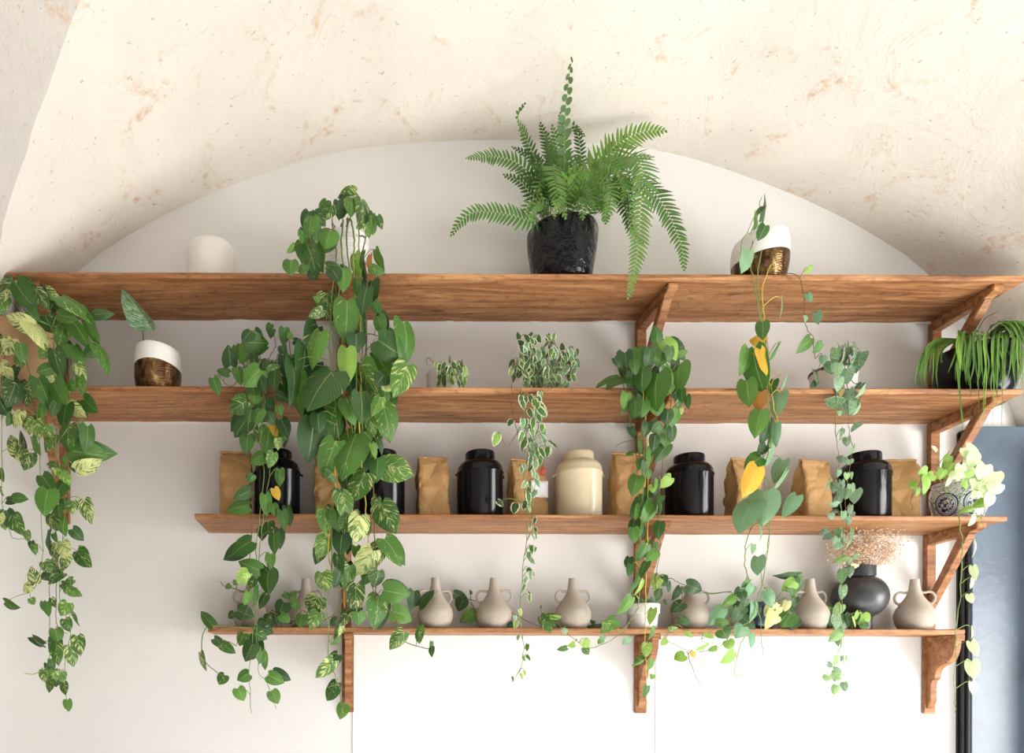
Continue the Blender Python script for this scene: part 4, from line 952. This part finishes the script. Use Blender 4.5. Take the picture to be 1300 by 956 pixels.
# ---- I: black bowl with long drooping strap leaves, right end of the second shelf
I0 = at_shelf(2, 1240, 2.745)
eI = empty('potted_spider_plant', I0, 'black bowl overflowing with long thin drooping leaves at the right end of the second shelf', 'potted plant')
lathe_part([(.001,.002),(.085,0),(.092,.004),(.112,.04),(.128,.09),(.134,.14),(.135,.185),(.131,.19),(.126,.186),(.125,.16),(.001,.158)], 'pot', M['black_enamel'], eI, 64); soil(eI, .122, .17)
rng = random.Random(41); bl_ = []
def blade(mb, pts, wpx, tn):
    pts = smooth_path(pts, 6); n = len(pts); prev = None
    for i, p in enumerate(pts):
        t = pts[min(n-1, i+1)]-pts[max(0, i-1)]; t.normalize(); s_ = t.cross(Vector((0, -1, .15)))
        if s_.length < .1: s_ = Vector((1, 0, 0))
        s_.normalize(); u = i/(n-1); w_ = wpx*(min(1, .55+u*2) if u < .3 else 1)*(1-u**3)**.8 + .0004
        nr = s_.cross(t).normalized()
        row = [mb.vert(p-s_*w_*.5+nr*w_*.12, c=tn), mb.vert(p-nr*w_*.12, c=tn), mb.vert(p+s_*w_*.5+nr*w_*.12, c=tn)]
        if prev: mb.f.append([prev[0], prev[1], row[1], row[0]]); mb.f.append([prev[1], prev[2], row[2], row[1]])
        prev = row
Z7 = lambda x, y, Y: P(1150+x/5.973, 390+y/5.973, Y)
spec = []
for x, tx, ty in ((390,395,440),(405,410,550),(430,430,500),(440,450,520),(480,470,590),(480,460,570),(525,480,600),(540,545,600),(560,575,560),(600,590,600),(620,615,590),(650,640,560),(660,655,600),(690,690,620),(700,700,640),(730,735,520),(760,745,560),(770,700,600),(800,775,560),(820,820,610),(830,840,620),(850,850,560),(870,880,520)):
    spec.append(([Z7(x+60, 230, 2.70), Z7(x+10, 200+rng.randint(-10, 15), 2.62), Z7(x, 290, 2.575), Z7((x+tx)/2, (290+ty)/2, 2.57), Z7(tx, ty, 2.57)], rng.uniform(.006, .0095)))
for x, tx, ty, w_ in ((400,440,940,.011),(410,430,970,.006),(540,550,940,.0045),(595,590,915,.005),(600,605,830,.004),(655,665,920,.005),(670,680,800,.004),(740,730,950,.004),(485,495,700,.006),(690,700,700,.006),(735,710,660,.005),(650,660,720,.005)):
    spec.append(([Z7(x+40, 240, 2.68), Z7(x, 260, 2.6), Z7(x, 450, 2.57), Z7(x+(tx-x)*.3, 600, 2.565), Z7(tx, ty, 2.565)], w_))
for tx, ty, mx in ((88,610,200),(100,600,210),(125,610,220),(140,590,230),(155,612,235),(200,560,260),(235,600,280),(180,500,250),(110,500,230),(270,420,320),(220,470,270)):
    spec.append(([Z7(470, 260, 2.72), Z7(mx+60, 255+rng.randint(-15, 25), 2.68), Z7((mx+tx)/2-8, 330+rng.randint(-20, 20), 2.65), Z7(tx, (ty+400)/2, 2.64), Z7(tx-2, ty, 2.64)], rng.uniform(.006, .009)))
for tx, ty in ((960,110),(990,160),(1010,200),(930,240),(1000,300),(960,330),(920,400),(1020,420),(980,500),(900,480),(880,560),(940,600),(1000,620),(1050,350)):
    spec.append(([Z7(640, 230, 2.72), Z7(700+rng.randint(-20, 20), 150+rng.randint(-10, 30), 2.68), Z7((700+tx)/2+30, min(ty, 110+rng.randint(0, 60)), 2.62), Z7(tx, (ty+140)/2, 2.6), Z7(tx+8, ty+40, 2.59)], rng.uniform(.006, .010)))
spec.append(([Z7(540, 190, 2.7), Z7(570, 130, 2.68), Z7(620, 70, 2.67), Z7(695, 38, 2.66)], .003))
for q in range(17):
    x = rng.uniform(380, 880); tx = x+(x-600)*.28+rng.uniform(-45, 45); ty = rng.uniform(440, 620); top = rng.uniform(175, 235) - (25 if x > 640 else 0)
    Yq = rng.uniform(2.575, 2.61)
    spec.insert(0, ([Z7(x+rng.uniform(20, 90), 235, 2.72), Z7(x+rng.uniform(5, 45), top, 2.65), Z7(x, top+rng.uniform(50, 110), Yq+.01), Z7((x+tx)/2+rng.uniform(-8, 8), (290+ty)/2, Yq), Z7(tx, ty, Yq)], rng.uniform(.005, .010)))
for q in range(16):
    tx = rng.uniform(820, 1010); ty = rng.uniform(300, 600); x0 = rng.uniform(600, 760); pk = rng.uniform(105, 190)
    spec.insert(0, ([Z7(x0, 235, 2.72), Z7(x0+rng.uniform(30, 70), pk+15, 2.66), Z7((x0+tx)/2+35, pk, 2.61), Z7(tx-5, (pk*1.4+ty)/2.4, 2.585), Z7(tx+rng.uniform(-10, 25), ty, 2.58)], rng.uniform(.005, .009)))
spec = [([p + Vector((rng.uniform(-.006, .006)*(i > 0), 0, rng.uniform(-.008, .008)*(i > 0))) for i, p in enumerate(pts)], w_) for pts, w_ in spec]
for k, (pts, w_) in enumerate(spec):
    g = rng.uniform(.6, 1.5); mb = MB(I0); c = (.10*g, .22*g, .035*g, 0) if rng.random() < .7 else (.17*g, .33*g, .05, 0)
    if k == len(spec)-1: c = (.05, .05, .03, 0)
    blade(mb, pts, w_, c); mb.build('leaf', M['plant'], eI)

# ---- fern
H1 = at_shelf(1, 713.5, 2.712)
eK = empty('potted_fern', H1, 'sword fern in a glossy black pot at the centre of the top shelf', 'potted plant')
def hammered(x, y, z):
    k = 1+.012*noise.noise((x*30, y*30, z*9)); return x*k, y*k, z + (.004*noise.noise((x*12, y*12, 0)) if z > .2 else 0)
lathe_part([(.001,.012),(.088,.012),(.096,.018),(.106,.05),(.115,.10),(.121,.14),(.1245,.175),(.1255,.205),(.1245,.214),(.122,.217),(.118,.213),(.117,.195),(.001,.19)], 'pot', M['black_glaze'], eK, 72, hammered)
lathe_part([(.001,0),(.074,0),(.082,.004),(.0865,.013),(.084,.0145),(.001,.0135)], 'saucer', M['black_glaze'], eK, 56)
soil(eK, .114, .20)
Z6 = lambda x, y, Y: P(560+x/2.988, 70+y/2.988, Y)
def frond(pts, plen, tn, seed, roundish=False, face=(0, -1, 0), tipk=.35, bare=.06, gap=None):
    """pts in the zoom frame with depth; plen = leaflet half width profile max in metres"""
    rng = random.Random(seed); path = smooth_path([Z6(*p) for p in pts], 10); mb = MB(H1); st = MB(H1)
    cum = [0]
    for a, b in zip(path, path[1:]): cum.append(cum[-1]+(b-a).length)
    Ltot = cum[-1]; gap = gap or (.036 if roundish else .0150 + plen*.12)
    def at(s):
        for i in range(len(cum)-1):
            if cum[i+1] >= s: 
                f = (s-cum[i])/max(1e-9, cum[i+1]-cum[i]); return path[i].lerp(path[i+1], f), (path[i+1]-path[i]).normalized()
        return path[-1], (path[-1]-path[-2]).normalized()
    st.tube(path, .0016, 5, .0006, tint=(.2,.2,.06,0))
    s = Ltot*bare; fv = Vector(face).normalized(); k = 0
    while s < Ltot*.995:
        u = s/Ltot; p, t = at(s); env = min(1, .35+u*3.2)*(1-u**2.2)**.75 + .05
        if roundish: env = env*.9+.12
        side = t.cross(fv)
        if side.length < .2: side = t.cross(Vector((.3, -.6, .7)))
        side.normalize(); nr = side.cross(t).normalized()
        for sg in (-1, 1):
            l = 2.45*plen*env*rng.uniform(.85, 1.12); w_ = gap*(.66 if not roundish else .8)*(.75+.25*env)
            d = (side*sg*math.cos(.42) + t*math.sin(.42)*(1.0)).normalized(); d = (d - fv*(-.12) + nr*rng.uniform(-.18, .10)).normalized()
            per = d.cross(nr).normalized(); cc = tuple(x*rng.uniform(.85, 1.15) for x in tn[:3])+(0,)
            base = p + t*gap*.5*(sg > 0); prev = None
            for i, q in enumerate((0, .12, .4, .7, .9, 1)):
                ww = w_*(.35, 1, .95, .68, .34, 0)[i]*.5 if not roundish else .021*(.75+.25*env)*(.4, 1, 1.1, .95, .6, .1)[i]*.5
                c = base + d*l*q + t*(l*.16*q*q) - nr*(-1)*0 + Vector((0, 0, -l*.12*q*q))
                row = [mb.vert(c-per*ww, c=cc), mb.vert(c+per*ww, c=cc)]
                if prev: mb.f.append([prev[0], prev[1], row[1], row[0]])
                prev = row
        s += gap*(1-.25*u); k += 1
    so = st.build('frond', M['vine'], eK); mb.build('leaflets', M['plant'], so)
g1 = (.075,.19,.03); g2 = (.045,.125,.016); g3 = (.15,.31,.065); g4 = (.19,.36,.10); g5 = (.15,.31,.035)
FR = [([(470,620,2.68),(455,540,2.60),(440,560,2.575),(432,612,2.57)], .014, g3, 0), ([(510,620,2.68),(525,540,2.60),(535,570,2.575),(540,625,2.57)], .015, g1, 0),
      ([(400,625,2.72),(360,560,2.66),(330,570,2.64),(318,620,2.64)], .015, g1, 0), ([(550,620,2.70),(600,540,2.63),(622,580,2.61),(628,640,2.60)], .016, g1, 0),
      ([(490,600,2.74),(440,500,2.72),(400,440,2.70),(345,420,2.69)], .018, g1, 0), ([(480,590,2.70),(480,480,2.66),(520,440,2.64),(560,470,2.62)], .018, g5, 0),
      ([(440,600,2.74),(400,500,2.72),(340,460,2.71),(290,470,2.70)], .016, g2, 0), ([(470,600,2.72),(450,440,2.70),(440,340,2.69),(420,270,2.68)], .019, g1, 0),
      ([(470,600,2.72),(468,400,2.66),(470,230,2.58),(480,130,2.53),(490,42,2.49)], .0125, g2, 1), 
      ([(440,600,2.74),(360,400,2.74),(315,300,2.69),(290,232,2.66),(318,178,2.64)], .014, g2, 0),
      ([(430,600,2.74),(350,470,2.72),(290,410,2.70),(200,385,2.68),(100,392,2.66)], .020, g1, 0),
      ([(410,640,2.70),(330,625,2.66),(230,600,2.64),(130,595,2.62),(75,630,2.62),(40,685,2.62)], .019, g1, 0),
      ([(430,620,2.72),(350,540,2.70),(300,480,2.68),(235,455,2.68)], .014, g2, 0),
      ([(450,600,2.74),(430,420,2.68),(432,470,2.62),(450,560,2.60),(475,615,2.60)], .024, g3, 0),
      ([(520,600,2.74),(580,440,2.74),(680,330,2.73),(770,290,2.72),(850,285,2.71)], .031, g5, 0),
      ([(540,600,2.72),(620,440,2.68),(720,385,2.64),(765,450,2.60),(755,600,2.585),(745,750,2.58),(712,925,2.58)], .025, g3, 0),
      ([(560,600,2.72),(680,470,2.68),(780,500,2.64),(850,580,2.62),(900,690,2.60),(915,740,2.6),(925,820,2.6)], .024, g1, 0),
      ([(460,600,2.76),(430,440,2.78),(400,330,2.79),(375,260,2.79)], .019, g2, 0),
      ([(480,600,2.75),(480,430,2.75),(460,300,2.75),(450,220,2.74)], .019, g1, 0),
      ([(500,600,2.76),(530,430,2.78),(520,310,2.78),(505,270,2.77),(548,308,2.76)], .013, g2, 0),
      ([(540,610,2.72),(590,500,2.66),(640,510,2.62),(640,580,2.60),(615,630,2.60)], .020, g3, 0),
      ([(560,610,2.74),(640,470,2.72),(700,500,2.70),(715,580,2.69),(710,650,2.69)], .017, g2, 0),
      ([(430,620,2.70),(380,560,2.66),(350,580,2.64),(345,630,2.64)], .015, g3, 0),
      ([(520,600,2.76),(570,460,2.77),(630,370,2.77),(710,300,2.76)], .017, g2, 0),
      ([(470,600,2.72),(420,490,2.70),(380,470,2.66),(368,530,2.65)], .019, g1, 0),
      ([(500,600,2.74),(490,500,2.72),(500,420,2.70),(520,380,2.69)], .022, g1, 0),
      ([(580,610,2.74),(660,520,2.72),(700,590,2.70),(730,680,2.70),(770,720,2.70)], .016, g2, 0),
      ([(540,600,2.74),(600,450,2.70),(680,400,2.67),(800,385,2.64)], .020, g3, 0),
      ([(450,600,2.75),(390,440,2.76),(330,380,2.76),(270,350,2.76)], .015, g2, 0),
      ([(490,620,2.70),(520,520,2.64),(560,530,2.62),(590,590,2.61)], .018, g1, 0),
      ([(460,610,2.74),(420,400,2.75),(400,300,2.76)], .017, g1, 0), ([(500,610,2.72),(560,430,2.68),(640,410,2.66),(700,480,2.64),(690,560,2.63)], .020, g3, 0)]
for i, (pts, pl, tn, rd) in enumerate(FR): frond([(a, b, c-.04 if c < 2.67 and not rd else c) for a, b, c in pts], pl, tn, 50+i, bool(rd), bare=.12)

# ------------------------------------------------------------------ light
wd = bpy.data.worlds.new('World'); scn.world = wd; wd.use_nodes = True
wd.node_tree.nodes['Background'].inputs[0].default_value = (.93, .96, 1.0, 1); wd.node_tree.nodes['Background'].inputs[1].default_value = .34
sl_ = bpy.data.lights.new('sun', 'SUN'); sl_.energy = 15.8; sl_.angle = .02; sl_.color = (1, 1, .985)
so_ = bpy.data.objects.new('sun', sl_); col.objects.link(so_); so_.rotation_euler = Vector((-.15, .55, -1.0)).to_track_quat('-Z', 'Y').to_euler()
def area(name, loc, target, sx, sy, power, c):
    l = bpy.data.lights.new(name, 'AREA'); l.shape = 'RECTANGLE'; l.size = sx; l.size_y = sy; l.energy = power; l.color = c
    o = bpy.data.objects.new(name, l); o.location = loc; col.objects.link(o)
    o.rotation_euler = (Vector(target)-Vector(loc)).to_track_quat('-Z', 'Y').to_euler(); return o
area('window_light', (4.3, .9, 1.3), (1.2, 2.7, 2.0), 1.6, 1.5, 150, (1, .98, .95))
area('street_window_light', (1.6, -2.2, .9), (.9, 2.8, 2.3), 3.6, 1.4, 30, (1, .98, .96))

# ------------------------------------------------------------------ camera
cam = bpy.data.cameras.new('Camera'); co = bpy.data.objects.new('Camera', cam); col.objects.link(co); scn.camera = co
cam.sensor_width = 36; cam.sensor_fit = 'HORIZONTAL'; cam.lens = F/1300*36; cam.shift_x = (650-CX)/1300; cam.shift_y = (CY-478)/1300; cam.clip_start = .05
co.location = (0, 0, 1.5)
co.rotation_euler = (Euler((PI/2, 0, 0)).to_matrix() @ Matrix.Rotation(ROLL, 3, 'Z')).to_euler()
vs = scn.view_settings; vs.view_transform = 'Standard'; vs.look = 'None'; vs.gamma = 1; vs.exposure = 0; vs.use_curve_mapping = False
